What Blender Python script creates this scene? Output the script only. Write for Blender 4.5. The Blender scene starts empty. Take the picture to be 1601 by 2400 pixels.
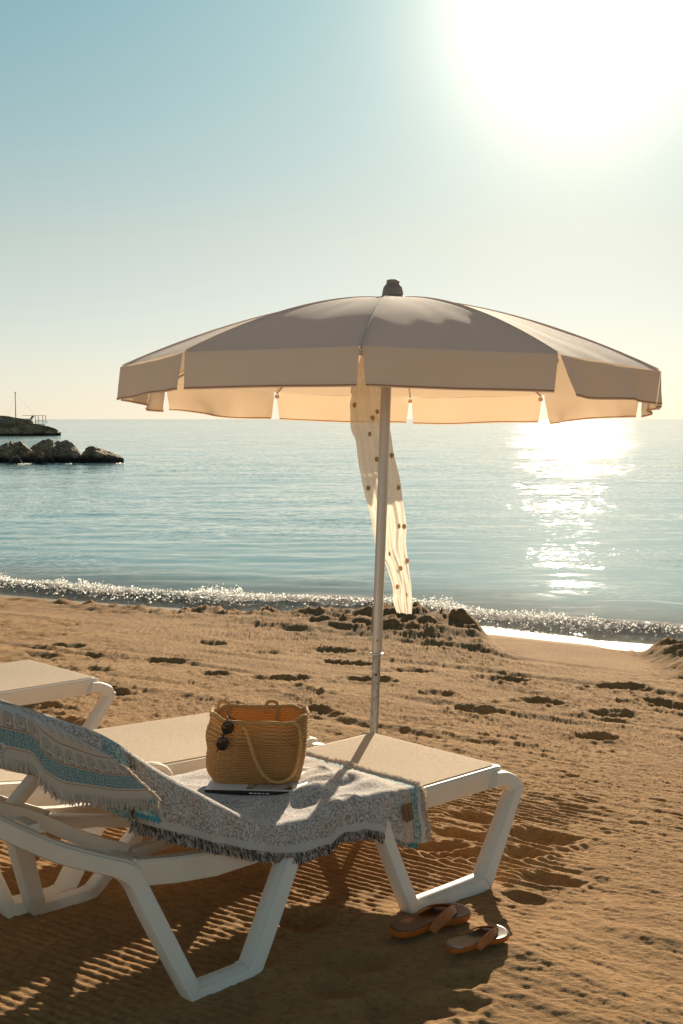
import bpy, bmesh, math, random
import numpy as np
from mathutils import Vector, Matrix, noise as mnoise

random.seed(7)
rng = np.random.default_rng(11)
SC = bpy.context.scene
COL = SC.collection
R = math.radians

# ------------------------------------------------------------------ camera
cam_d = bpy.data.cameras.new('camera')
cam = bpy.data.objects.new('camera', cam_d)
COL.objects.link(cam)
cam.location = (0, 0, 1.6)
cam.rotation_euler = (R(90 - 4.21), 0, 0)
cam_d.sensor_fit = 'VERTICAL'
cam_d.sensor_height = 36.0
cam_d.lens = 44.4
cam_d.clip_start = 0.05
cam_d.clip_end = 30000
SC.camera = cam

# ------------------------------------------------------------------ sky and sun
SUN_EL, SUN_AZ = 18.0, 10.5          # degrees above the horizon, to the right of straight ahead
S = Vector((math.sin(R(SUN_AZ)) * math.cos(R(SUN_EL)), math.cos(R(SUN_AZ)) * math.cos(R(SUN_EL)), math.sin(R(SUN_EL))))
world = bpy.data.worlds.new('World')
SC.world = world
world.use_nodes = True
wt = world.node_tree
wt.nodes.clear()
w_out = wt.nodes.new('ShaderNodeOutputWorld')
w_bg = wt.nodes.new('ShaderNodeBackground')
sky = wt.nodes.new('ShaderNodeTexSky')
sky.sky_type = 'NISHITA'
sky.sun_disc = False
sky.sun_elevation = R(SUN_EL)
sky.sun_rotation = R(SUN_AZ)
sky.altitude = 0
sky.air_density = 1.0
sky.dust_density = 0.05
sky.ozone_density = 1.6
w_bg.inputs['Strength'].default_value = 0.0855
wt.links.new(w_bg.outputs[0], w_out.inputs[0])

sun_d = bpy.data.lights.new('sun', 'SUN')
sun_d.energy = 5.0
sun_d.angle = R(0.53)
sun_d.color = (1.0, 0.85, 0.63)
sun = bpy.data.objects.new('sun', sun_d)
COL.objects.link(sun)
sun.rotation_euler = S.to_track_quat('Z', 'Y').to_euler()

SC.view_settings.view_transform = 'Standard'
SC.view_settings.look = 'None'
SC.view_settings.exposure = 0.66
SC.view_settings.gamma = 1.0
SC.render.engine = 'CYCLES'
SC.cycles.max_bounces = 10
SC.cycles.transparent_max_bounces = 16
SC.cycles.use_denoising = True
SC.cycles.sample_clamp_indirect = 6.0


# ------------------------------------------------------------------ node helper
class X:
    """A socket with arithmetic, for writing procedural materials."""
    def __init__(s, nt, sock):
        s.nt, s.s = nt, sock

    def _m(s, op, *a, clamp=False):
        n = s.nt.nodes.new('ShaderNodeMath')
        n.operation = op
        n.use_clamp = clamp
        for i, v in enumerate((s,) + a):
            if isinstance(v, X):
                s.nt.links.new(v.s, n.inputs[i])
            else:
                n.inputs[i].default_value = v
        return X(s.nt, n.outputs[0])

    def __add__(s, o): return s._m('ADD', o)
    def __radd__(s, o): return s._m('ADD', o)
    def __sub__(s, o): return s._m('SUBTRACT', o)
    def __rsub__(s, o): return (s * -1.0) + o
    def __mul__(s, o): return s._m('MULTIPLY', o)
    def __rmul__(s, o): return s._m('MULTIPLY', o)
    def __truediv__(s, o): return s._m('DIVIDE', o)
    def sin(s): return s._m('SINE')
    def abs(s): return s._m('ABSOLUTE')
    def fract(s): return s._m('FRACT')
    def sqrt(s): return s._m('SQRT')
    def pow(s, e): return s._m('POWER', e)
    def exp(s): return s._m('EXPONENT')
    def acos(s): return s._m('ARCCOSINE')
    def gt(s, o): return s._m('GREATER_THAN', o)
    def lt(s, o): return s._m('LESS_THAN', o)
    def max(s, o): return s._m('MAXIMUM', o)
    def min(s, o): return s._m('MINIMUM', o)
    def clamp(s): return s._m('ADD', 0.0, clamp=True)

    def step(s, a, b):           # smooth 0..1 between a and b
        n = s.nt.nodes.new('ShaderNodeMapRange')
        n.interpolation_type = 'SMOOTHSTEP'
        s.nt.links.new(s.s, n.inputs['Value'])
        n.inputs['From Min'].default_value = a
        n.inputs['From Max'].default_value = b
        return X(s.nt, n.outputs[0])

    def band(s, a, b, e=0.0008):
        return s.step(a - e, a + e) * (1.0 - s.step(b - e, b + e))


class Mat:
    def __init__(self, name, rough=0.6, color=(.8, .8, .8), **kw):
        self.m = bpy.data.materials.new(name)
        self.m.use_nodes = True
        self.nt = self.m.node_tree
        self.b = self.nt.nodes['Principled BSDF']
        self.out = self.nt.nodes['Material Output']
        self.set('Roughness', rough)
        self.set('Base Color', color)
        for k, v in kw.items():
            self.set(k.replace('_', ' '), v)

    def set(self, name, v):
        i = self.b.inputs[name]
        if isinstance(v, X):
            self.nt.links.new(v.s, i)
        elif isinstance(v, (tuple, list)):
            i.default_value = (*v, 1.0) if len(v) == 3 else v
        else:
            i.default_value = v

    def node(self, t, **kw):
        n = self.nt.nodes.new('ShaderNode' + t)
        for k, v in kw.items():
            setattr(n, k, v)
        return n

    def co(self, kind='Object', scale=(1, 1, 1), rot=(0, 0, 0)):
        if kind == 'World':
            g = self.node('NewGeometry')
            src = g.outputs['Position']
        else:
            t = self.node('TexCoord')
            src = t.outputs[kind]
        mp = self.node('Mapping')
        mp.inputs['Scale'].default_value = scale
        mp.inputs['Rotation'].default_value = rot
        self.nt.links.new(src, mp.inputs['Vector'])
        return mp.outputs[0]

    def sep(self, vec):
        s = self.node('SeparateXYZ')
        self.nt.links.new(vec, s.inputs[0])
        return [X(self.nt, o) for o in s.outputs]

    def noise(self, vec, scale, detail=4, rough=.55, dist=0.0):
        n = self.node('TexNoise')
        n.inputs['Scale'].default_value = scale
        n.inputs['Detail'].default_value = detail
        n.inputs['Roughness'].default_value = rough
        n.inputs['Distortion'].default_value = dist
        if vec is not None:
            self.nt.links.new(vec, n.inputs['Vector'])
        return X(self.nt, n.outputs[0])

    def voro(self, vec, scale, feature='F1', rand=1.0, out=0):
        n = self.node('TexVoronoi', feature=feature)
        n.inputs['Scale'].default_value = scale
        n.inputs['Randomness'].default_value = rand
        self.nt.links.new(vec, n.inputs['Vector'])
        return X(self.nt, n.outputs[out])

    def attr(self, name):
        a = self.node('Attribute', attribute_name=name)
        return X(self.nt, a.outputs['Fac'])

    def mix(self, fac, a, b):
        n = self.node('Mix', data_type='RGBA')
        n.clamp_factor = True
        if isinstance(fac, X):
            self.nt.links.new(fac.s, n.inputs[0])
        else:
            n.inputs[0].default_value = fac
        for i, v in ((6, a), (7, b)):
            if isinstance(v, X):
                self.nt.links.new(v.s, n.inputs[i])
            else:
                n.inputs[i].default_value = (*v, 1.0)
        return X(self.nt, n.outputs[2])

    def bump(self, h, strength=.5, dist=.01, prev=None):
        n = self.node('Bump')
        n.inputs['Strength'].default_value = strength
        n.inputs['Distance'].default_value = dist
        self.nt.links.new(h.s, n.inputs['Height'])
        if prev is not None:
            self.nt.links.new(prev.outputs[0], n.inputs['Normal'])
        self.nt.links.new(n.outputs[0], self.b.inputs['Normal'])
        return n

    def translucent(self, fac, color, bump=None):
        t = self.node('BsdfTranslucent')
        if isinstance(color, X):
            self.nt.links.new(color.s, t.inputs[0])
        else:
            t.inputs[0].default_value = (*color, 1)
        if bump is not None:
            self.nt.links.new(bump.outputs[0], t.inputs['Normal'])
        m = self.node('MixShader')
        m.inputs[0].default_value = fac
        self.nt.links.new(self.b.outputs[0], m.inputs[1])
        self.nt.links.new(t.outputs[0], m.inputs[2])
        self.nt.links.new(m.outputs[0], self.out.inputs['Surface'])
        return m


# the bright aureole that hazy sea air shows round a low sun, a function of the angle to the sun only
tc = wt.nodes.new('ShaderNodeTexCoord')
dp = wt.nodes.new('ShaderNodeVectorMath')
dp.operation = 'DOT_PRODUCT'
dp.inputs[1].default_value = S
wt.links.new(tc.outputs['Generated'], dp.inputs[0])
ang = X(wt, dp.outputs['Value']).min(0.99999).max(-1.0).acos() * (180 / math.pi)
glow = (ang * ang * (-1 / 26.0)).exp() * 9.0 + (ang * (-1 / 10.0)).exp() * 4.6
gc = wt.nodes.new('ShaderNodeMix')
gc.data_type = 'RGBA'
gc.blend_type = 'MULTIPLY'
gc.inputs[0].default_value = 1.0
gc.inputs[6].default_value = (1.0, 0.76, 0.54, 1)
gcomb = wt.nodes.new('ShaderNodeCombineColor')
for i in range(3):
    wt.links.new(glow.s, gcomb.inputs[i])
wt.links.new(gcomb.outputs[0], gc.inputs[7])
tint = wt.nodes.new('ShaderNodeMix')
tint.data_type = 'RGBA'
tint.blend_type = 'MULTIPLY'
tint.inputs[0].default_value = 1.0
sepw = wt.nodes.new('ShaderNodeSeparateXYZ')
wt.links.new(tc.outputs['Generated'], sepw.inputs[0])
hazel = wt.nodes.new('ShaderNodeValToRGB')      # whiter, warmer sea haze low down, clear teal blue above
hz_el = hazel.color_ramp.elements
hz_el[0].position, hz_el[0].color = 0.0, (.30, .33, .46, 1)
hz_el[1].position, hz_el[1].color = 1.0, (.52, .56, .47, 1)
for pos, colr in ((.04, (.38, .38, .44)), (.137, (.52, .475, .40)), (.32, (.43, .66, .52))):
    hz_el.new(pos).color = (*colr, 1)
wt.links.new(sepw.outputs[2], hazel.inputs[0])
wt.links.new(hazel.outputs[0], tint.inputs[7])
wt.links.new(sky.outputs[0], tint.inputs[6])
ga = wt.nodes.new('ShaderNodeMix')
ga.data_type = 'RGBA'
ga.blend_type = 'ADD'
ga.inputs[0].default_value = 1.0
wt.links.new(tint.outputs[2], ga.inputs[6])
wt.links.new(gc.outputs[2], ga.inputs[7])
hzv = (X(wt, sepw.outputs[2]).max(0.0) * (-1 / .16)).exp() * 2.6        # pale sea haze, the same all round the horizon
hzc = wt.nodes.new('ShaderNodeCombineColor')
for i, k_ in enumerate((1.0, .92, .78)):
    wt.links.new((hzv * k_).s, hzc.inputs[i])
gh = wt.nodes.new('ShaderNodeMix')
gh.data_type = 'RGBA'
gh.blend_type = 'ADD'
gh.inputs[0].default_value = 1.0
wt.links.new(ga.outputs[2], gh.inputs[6])
wt.links.new(hzc.outputs[0], gh.inputs[7])
wt.links.new(gh.outputs[2], w_bg.inputs['Color'])


# ------------------------------------------------------------------ mesh helpers
def tag(o, label=None, cat=None, group=None, kind=None):
    if label: o['label'] = label
    if cat: o['category'] = cat
    if group: o['group'] = group
    if kind: o['kind'] = kind
    return o


def empty(name, loc=(0, 0, 0), rotz=0.0, rot=None):
    o = bpy.data.objects.new(name, None)
    COL.objects.link(o)
    o.empty_display_size = .1
    o.location = loc
    o.rotation_euler = rot if rot else (0, 0, rotz)
    return o


def obj(name, me, mat=None, parent=None, sharp=35.0, smooth=True):
    if mat is not None:
        me.materials.append(mat.m if isinstance(mat, Mat) else mat)
    if smooth:
        me.polygons.foreach_set('use_smooth', [True] * len(me.polygons))
        if sharp is not None:
            me.set_sharp_from_angle(angle=R(sharp))
    o = bpy.data.objects.new(name, me)
    COL.objects.link(o)
    if parent is not None:
        o.parent = parent
    return o


def pymesh(name, v, f):
    me = bpy.data.meshes.new(name)
    me.from_pydata([tuple(p) for p in v], [], f)
    me.update()
    return me


def grid_mesh(name, P, uv=None, closed=False, attrs=None):
    """P: (n, m, 3) array of points; faces between neighbours; closed wraps the second axis."""
    P = np.asarray(P, dtype=np.float64)
    n, m = P.shape[:2]
    idx = np.arange(n * m).reshape(n, m)
    if closed:
        a = idx[:-1]; b = np.roll(idx, -1, 1)[:-1]; c = np.roll(idx, -1, 1)[1:]; d = idx[1:]
    else:
        a = idx[:-1, :-1]; b = idx[:-1, 1:]; c = idx[1:, 1:]; d = idx[1:, :-1]
    F = np.stack([a, b, c, d], -1).reshape(-1, 4)
    me = bpy.data.meshes.new(name)
    me.vertices.add(n * m)
    me.vertices.foreach_set('co', P.reshape(-1).astype(np.float32))
    me.loops.add(F.size)
    me.loops.foreach_set('vertex_index', F.reshape(-1).astype(np.int32))
    me.polygons.add(len(F))
    me.polygons.foreach_set('loop_start', np.arange(0, F.size, 4, dtype=np.int32))
    me.update(calc_edges=True)
    if uv is not None:
        l = me.uv_layers.new(name='UVMap')
        U_ = np.asarray(uv).reshape(-1, 2)[F.reshape(-1)]
        l.data.foreach_set('uv', U_.reshape(-1).astype(np.float32))
    for k, arr in (attrs or {}).items():
        at = me.attributes.new(k, 'FLOAT', 'POINT')
        at.data.foreach_set('value', np.asarray(arr).reshape(-1).astype(np.float32))
    return me


def loft(name, rings, caps=True):
    n = len(rings); m = len(rings[0])
    v = [tuple(p) for r in rings for p in r]
    f = []
    for i in range(n - 1):
        for j in range(m):
            k = (j + 1) % m
            f.append((i * m + j, i * m + k, (i + 1) * m + k, (i + 1) * m + j))
    if caps:
        f.append(tuple(reversed(range(m))))
        f.append(tuple(range((n - 1) * m, n * m)))
    me = pymesh(name, v, f)
    bm = bmesh.new(); bm.from_mesh(me)
    bmesh.ops.recalc_face_normals(bm, faces=bm.faces)
    bm.to_mesh(me); bm.free()
    return me


def tube_rings(path, rad, seg=10, ref=None):
    path = [Vector(p) for p in path]
    rings = []
    prev = None
    for i, p in enumerate(path):
        t = (path[min(i + 1, len(path) - 1)] - path[max(i - 1, 0)]).normalized()
        if prev is None:
            a = Vector(ref) if ref else (Vector((0, 0, 1)) if abs(t.z) < .9 else Vector((1, 0, 0)))
        else:
            a = prev
        a = (a - t * a.dot(t)).normalized()
        prev = a
        b = t.cross(a)
        r = rad[i] if hasattr(rad, '__len__') else rad
        rings.append([p + (a * math.cos(2 * math.pi * j / seg) + b * math.sin(2 * math.pi * j / seg)) * r for j in range(seg)])
    return rings


def tube(name, path, rad, seg=10, ref=None):
    return loft(name, tube_rings(path, rad, seg, ref))


def lathe(name, prof, seg=28, M=None):
    rings = [[(r * math.cos(2 * math.pi * j / seg), r * math.sin(2 * math.pi * j / seg), z) for j in range(seg)] for r, z in prof]
    me = loft(name, rings)
    if M is not None:
        me.transform(M)
    return me


def box(name, size, loc=(0, 0, 0), bev=.004, M=None, seg=2):
    bm = bmesh.new()
    bmesh.ops.create_cube(bm, size=1)
    bmesh.ops.scale(bm, vec=size, verts=bm.verts)
    if bev:
        bmesh.ops.bevel(bm, geom=bm.edges, offset=bev, segments=seg, affect='EDGES', profile=.6)
    if M is not None:
        bmesh.ops.transform(bm, matrix=M, verts=bm.verts)
    bmesh.ops.translate(bm, vec=loc, verts=bm.verts)
    me = bpy.data.meshes.new(name)
    bm.to_mesh(me); bm.free()
    return me


def bar(name, p, q, w, h, bev=.006, up=(0, 0, 1)):
    """A rounded rectangular bar from p to q, w across and h in the up direction."""
    p, q = Vector(p), Vector(q)
    t = (q - p); L = t.length; t.normalize()
    u = Vector(up); u = (u - t * u.dot(t)).normalized()
    s = u.cross(t)
    M = Matrix((t, s, u)).transposed().to_4x4()
    return box(name, (L, w, h), (p + q) / 2, bev, M)


def join(name, meshes):
    bm = bmesh.new()
    for m in meshes:
        bm.from_mesh(m)
        bpy.data.meshes.remove(m)
    me = bpy.data.meshes.new(name)
    bm.to_mesh(me); bm.free()
    return me


def catmull(pts, n):
    pts = [np.array(p, float) for p in pts]
    out = []
    for i in range(len(pts) - 1):
        p0 = pts[max(i - 1, 0)]; p1 = pts[i]; p2 = pts[i + 1]; p3 = pts[min(i + 2, len(pts) - 1)]
        for k in range(n):
            t = k / n
            out.append(.5 * ((2 * p1) + (-p0 + p2) * t + (2 * p0 - 5 * p1 + 4 * p2 - p3) * t ** 2 + (-p0 + 3 * p1 - 3 * p2 + p3) * t ** 3))
    out.append(pts[-1])
    return out


# ------------------------------------------------------------------ numpy noise
def vnoise(x, y, seed=0):
    x = np.asarray(x, float); y = np.asarray(y, float)
    xi = np.floor(x).astype(np.int64); yi = np.floor(y).astype(np.int64)
    xf = x - xi; yf = y - yi
    def h(a, b):
        n = (a * 374761393 + b * 668265263 + seed * 1274126177) & 0x7fffffff
        n = ((n ^ (n >> 13)) * 1274126177) & 0x7fffffff
        n = (n ^ (n >> 16)) & 0xffff
        return n / 32767.5 - 1.0
    u = xf * xf * xf * (xf * (xf * 6 - 15) + 10); v = yf * yf * yf * (yf * (yf * 6 - 15) + 10)
    a = h(xi, yi); b = h(xi + 1, yi); c = h(xi, yi + 1); d = h(xi + 1, yi + 1)
    return (a * (1 - u) + b * u) * (1 - v) + (c * (1 - u) + d * u) * v


def fbm(x, y, oct=4, seed=0, gain=.5):
    t = 0; a = 1.0; s = 0
    for k in range(oct):
        t = t + a * vnoise(x * 2 ** k + 13.7 * k, y * 2 ** k - 7.3 * k, seed + k)
        s += a; a *= gain
    return t / s


def smooth(a, b, x):
    t = np.clip((x - a) / (b - a), 0, 1)
    return t * t * (3 - 2 * t)


# ------------------------------------------------------------------ the beach
SHORE_X = [-90, -20, -8, -4.1, -1.82, 0, 1.1, 2.08, 3.03, 6, 20, 90]
SHORE_Y = [45, 24.8, 17.0, 14.55, 13.4, 12.95, 12.35, 11.6, 11.1, 9.8, 5, -20]
WATER_Z = -0.40
CA, SA = math.cos(R(-35)), math.sin(R(-35))      # the rake was pulled in this direction


def shore(x):
    t = 0
    for d in (-.5, -.25, 0, .25, .5):
        t = t + np.interp(x + d, SHORE_X, SHORE_Y)
    return t / 5


LEGS_AT = [(-.360, 4.012, R(43.5)), (-1.035, 4.60, R(44.3)), (-2.12, 5.65, R(43.8))]
prints = [(-2.35, 9.45), (-1.99, 9.14), (-2.08, 8.66), (-1.64, 8.66), (-1.18, 8.5), (-1.6, 8.05), (-.82, 7.98), (-.39, 7.85),
          (-.26, 7.44), (.05, 8.47), (.2, 7.8), (.585, 7.4), (1.15, 7.23), (1.51, 6.9), (1.85, 7.17), (-2.6, 8.0), (-.55, 8.9),
          (-.95, 9.3), (.45, 8.2), (1.0, 7.9), (2.2, 6.6), (-1.75, 6.95), (-1.5, 6.6), (-1.35, 7.35), (2.6, 7.4), (1.75, 7.7),
          (-.15, 6.9), (.75, 6.95), (1.3, 6.35), (-3.0, 9.2), (-3.3, 8.3), (-.05, 9.0)]
near_prints = [(-.117, 3.9, .09, .075, .035), (.06, 3.56, .1, .07, .02), (-.02, 3.42, .08, .06, .02), (.78, 4.72, .12, .07, .028), (.68, 4.55, .07, .05, .02),
               (.72, 4.30, .09, .06, .022), (.47, 4.75, .14, .05, .024), (.42, 4.55, .12, .045, .022), (.35, 4.62, .1, .05, .018),
               (.55, 4.95, .12, .05, .022), (.15, 3.28, .12, .07, .02), (.3, 3.3, .08, .06, .018), (.62, 4.12, .08, .05, .015),
               (-.28, 3.62, .09, .06, .016), (.33, 3.44, .07, .05, .015)]


def ground(x, y, fine=True):
    x = np.asarray(x, float); y = np.asarray(y, float)
    gap = smooth(1.12, 1.38, x) * (1 - smooth(2.1, 2.3, x))
    s = shore(x) - y
    gapm = gap * (1 - smooth(3.3, 3.7, s + .12 * fbm(x * 3, y * 3, 2, 5)))
    se = s + .15 * gapm
    z = np.interp(se, [-400, -60, -4, -2, 0, .8, 1.6, 2.3, 3.5, 5.5, 8, 40], [-30, -5, -1.3, -.8, -.42, -.36, -.255, -.15, -.085, -.02, 0, .12])
    # the heaped bank along the water
    left = smooth(-1.7, .6, x) * (1 - smooth(1.0, 1.22, x))
    right = smooth(2.12, 2.4, x)
    n1 = fbm(x * 3.1, y * 3.1, 4, 21)
    bank = (np.exp(-((s - 2.5) / .7) ** 2) * left * .165 + np.exp(-((s - 2.6) / .5) ** 2) * right * .14
            + np.exp(-((s - 1.75) / .45) ** 2) * (1 - smooth(-.9, -.2, x)) * .055)
    z = z + bank * (1 + .35 * n1)
    a0 = x * CA + y * SA; b0 = -x * SA + y * CA
    rough_m = np.clip(np.exp(-((s - 2.35) / .85) ** 2) * (left + .9 * right) + .75 * np.exp(-((s - 1.75) / .5) ** 2) * (1 - smooth(-.9, 0, x)), 0, 1)
    rid = 1 - np.abs(fbm(a0 * 2.4 + .3, b0 * 4.6, 4, 31))
    clods = np.maximum(0, fbm(x * 7.5, y * 7.5, 4, 41) - .05)
    z = z + rough_m * ((rid - .72) * .12 + clods * .09)
    # gentle undulation and things dragged along the rake direction
    a = x * CA + y * SA; b = -x * SA + y * CA
    dry = 1 - gapm
    inland = smooth(1.6, 3.0, se) * (1 - .85 * gapm)
    z = z + inland * (.010 * fbm(x * .9, y * .9, 2, 51) + .007 * fbm(a * .55, b * 3.3, 3, 61))
    if not fine:
        return z
    far = smooth(4.6, 5.6, y + .45 * x)
    z = z + inland * far * (.005 * fbm(a * 1.3, b * 9, 3, 71) + .011 * np.abs(fbm(a * 7, b * 30, 3, 73)) * (.5 + .5 * smooth(-.3, .4, fbm(x * 1.3, y * 1.3, 2, 74))))
    # wheel and drag grooves
    for off, wd, dp_, sd in ((6.1, .05, .022, 1), (6.32, .035, .016, 2), (6.75, .05, .02, 3), (7.3, .06, .02, 4), (5.45, .045, .018, 5), (5.62, .03, .014, 6), (7.9, .05, .02, 7), (5.05, .03, .012, 8)):
        d = b - off + .09 * vnoise(a * .8, a * 0 + sd, 81)
        pres = smooth(-.25, .3, vnoise(a * .9, a * 0 + sd * 3.3, 83))
        z = z - inland * pres * dp_ * .65 * (np.exp(-(d / wd) ** 2) - .5 * np.exp(-((d - wd * 1.7) / wd) ** 2))
    # raked furrows under and round the loungers
    rake = (1 - smooth(.45, .8, x - .25 * (y - 4) + .2 * fbm(x * 2, y * 2, 2, 91))) * (1 - smooth(5.3, 5.9, y + .3 * x)) * smooth(-.5, .3, .95 - ((x - .15) / .75) ** 2 * 0 + np.where(y < 3.95 - .12 * x, -1.7, 1.0) * smooth(-.45, -.05, x) + (x < -.45) * 1.0)
    legm = np.zeros_like(x)
    for lx_, ly_, lt_ in LEGS_AT:           # no furrows close to the feet of the loungers, sand packed round them
        ex = (x - lx_) * math.cos(lt_) + (y - ly_) * math.sin(lt_); ey = -(x - lx_) * math.sin(lt_) + (y - ly_) * math.cos(lt_)
        for fx in (-.38, .58):
            for fy in (-.42, .42):
                dd = np.maximum(0, np.abs(ex - fx) - .2) ** 2 + np.maximum(0, np.abs(ey - fy) - .03) ** 2
                rake = rake * (1 - np.exp(-dd / .05 ** 2))
                legm = np.maximum(legm, np.exp(-dd / .06 ** 2))
    ph = b / .036 + .16 * fbm(x * 1.6, y * 1.6, 2, 95)
    z = z + rake * (.0050 * np.cos(2 * math.pi * ph) * (.8 + .35 * fbm(x * 2, y * 2, 2, 97)) )
    # trodden sand on the near side
    tr = (1 - rake) * (1 - far) * (1 - .85 * legm)
    z = z + tr * (.016 * fbm(x * 3.1, y * 3.1, 3, 101) + .010 * fbm(a * 2, b * 8, 3, 103) + .0045 * np.abs(fbm(a * 8, b * 30, 2, 105)) * smooth(-.4, .5, fbm(x * 2.1, y * 2.1, 2, 106)))
    z = z + .035 * np.exp(-(((x - .35) / .45) ** 2 + ((y - 3.62) / .28) ** 2))
    z = z + inland * (1 - rake) * (1 - legm) * .0075 * (.4 + .6 * far) * np.abs(fbm(a * 1.2, b * 40, 2, 131)) * smooth(-.3, .4, fbm(x * .8, y * .8, 2, 133))
    # footprints
    for i, (px, py) in enumerate(prints):
        m = np.abs(x - px) < .6
        if not m.any():
            continue
        an = R(-28 + 23 * math.sin(i * 2.1)); c_, s_ = math.cos(an), math.sin(an)
        sz = .75 + .35 * abs(math.sin(i * 3.7))
        dx = x[m] - px; dy = y[m] - py
        e = ((dx * c_ + dy * s_) / (.145 * sz)) ** 2 + ((-dx * s_ + dy * c_) / (.085 * sz)) ** 2
        e = e * (1 + .85 * fbm(dx * 8 + i, dy * 8, 3, 111)) + .5 * vnoise(dx * 22, dy * 22 + i, 112)
        e = np.maximum(e, 0)
        dk = .30 + .38 * abs(math.sin(i * 5.1))
        z[m] += np.where(e < 9, -.046 * dk * sz * np.exp(-e * e * .9) + .018 * sz * (.5 + .5 * fbm(dx * 15, dy * 15, 2, 114)) * np.exp(-((np.sqrt(np.maximum(e, 0)) - 1.35) / .38) ** 2), 0)
    for i, (px, py, rx, ry, dp_) in enumerate(near_prints):
        m = np.abs(x - px) < .5
        dx = x[m] - px; dy = y[m] - py
        an = R(20 * math.sin(i * 1.9) - 12); c_, s_ = math.cos(an), math.sin(an)
        e = ((dx * c_ + dy * s_) / rx) ** 2 + ((-dx * s_ + dy * c_) / ry) ** 2
        e = np.maximum(0, e * (1 + .7 * fbm(dx * 12 + i, dy * 12, 3, 113)))
        z[m] += np.where(e < 9, -dp_ * np.exp(-e * e * .8) + .4 * dp_ * np.exp(-((np.sqrt(np.maximum(e, 0)) - 1.35) / .35) ** 2), 0)
    # crumbs
    cr = np.maximum(0, fbm(a * 20, b * 34, 2, 121) - .12)
    crm = smooth(.0, .5, fbm(x * 1.1, y * 1.1, 2, 123) + .22)
    z = z + inland * (.014 * cr * crm * (.22 + .78 * far) * (1 - .9 * legm) * (1 - .8 * rake)) + dry * .0030 * fbm(a * 30, b * 55, 2, 125)
    return z


def spaced(a, b, d0, g, dmax):
    out = [a]; d = d0
    while out[-1] < b:
        out.append(out[-1] + d); d = min(d * g, dmax)
    return np.array(out)


gx = np.concatenate([-spaced(1.5, 95, .0066, 1.03, 8)[::-1], np.arange(-1.496, 1.6, .0062), spaced(1.6, 95, .0066, 1.03, 8)])
gy = np.concatenate([-spaced(-2.9, 30, .03, 1.12, 6)[::-1], np.arange(2.92, 5.2, .0062), spaced(5.2, 16.5, .0066, 1.007, .045), spaced(16.6, 70, .1, 1.12, 6)])
GX, GY = np.meshgrid(gx, gy)
GZ = ground(GX.ravel(), GY.ravel()).reshape(GX.shape)
_cell = np.sqrt(np.gradient(gx)[None] * np.gradient(gy)[:, None])
_s = shore(GX) - GY
_dry = smooth(1.2, 2.2, _s) * (1 - .8 * smooth(1.12, 1.38, GX) * (1 - smooth(1.95, 2.15, GX)) * (1 - smooth(3.3, 3.7, _s)))
GZ = GZ + _dry * np.clip(_cell, 0, .03) * rng.normal(0, 1, GX.shape) * (1 - .7 * (1 - smooth(.3, .7, GX)) * (1 - smooth(5.0, 5.5, GY + .3 * GX))) * (.09 + .16 * smooth(-.35, .45, fbm(GX * 1.7, GY * 3.1, 3, 141)) * smooth(4.3, 6.0, GY + .3 * GX))     # loose grains and crumbs


def ground_at(x, y):
    return float(ground(np.array([x]), np.array([y]))[0])


sand = Mat('sand', rough=.95)
wp = sand.co('World')
n_big = sand.noise(wp, 2.2, 4)
n_mid = sand.noise(sand.co('World', (.7, 1.25, 1), (0, 0, R(35))), 55, 5, .7)
n_fine = sand.noise(wp, 420, 3, .7)
dry_c = sand.mix(n_big.step(.3, .7), (.51, .287, .114), (.42, .23, .088))
dry_c = sand.mix(n_mid.step(.42, .68) * .7, dry_c, (.27, .137, .05))
dry_c = sand.mix(n_fine.step(.45, .8) * .6, dry_c, (.26, .13, .05))
dry_c = sand.mix(n_fine.step(.38, .22) * .5, dry_c, (.66, .43, .21))
hz = sand.sep(sand.node('NewGeometry').outputs['Position'])[2]
wet = (hz + (sand.noise(wp, 1.3, 3) - .5) * .08).step(-.20, -.30)
wet_c = sand.mix(n_fine.step(.4, .8) * .5, (.33, .20, .095), (.25, .145, .07))
dry_c = sand.mix(sand.attr('damp') * .8, dry_c, sand.mix(n_mid.step(.4, .7), (.33, .175, .07), (.22, .115, .046)))
sand.set('Base Color', sand.mix(wet, dry_c, wet_c))
shine = (hz + (sand.noise(wp, 1.7, 3) - .5) * .06).step(-.27, -.37)
sand.set('Roughness', .95 - shine * .42)
sand.set('Specular IOR Level', .25)
b1 = sand.bump(n_mid * (1.0 - wet * .9), .8, .016)
b2 = sand.bump(n_fine * (1.0 - shine), .6, .004, b1)
_left = smooth(-1.7, .6, GX) * (1 - smooth(1.0, 1.22, GX))
_damp = np.exp(-((_s - 2.4) / .8) ** 2) * (_left + smooth(2.12, 2.4, GX)) + .55 * np.exp(-((_s - 1.9) / .9) ** 2) * (1 - smooth(-.9, .4, GX))
_damp = np.clip(_damp + .35 * fbm(GX * 1.1, GY * 2.3, 3, 151) * smooth(6, 4.5, _s) * smooth(1.2, 2.2, _s) * _dry, 0, 1)
beach = obj('sand_beach', grid_mesh('sand_beach', np.stack([GX, GY, GZ], -1), attrs={'damp': _damp}), sand, sharp=None)
tag(beach, kind='structure')

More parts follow.
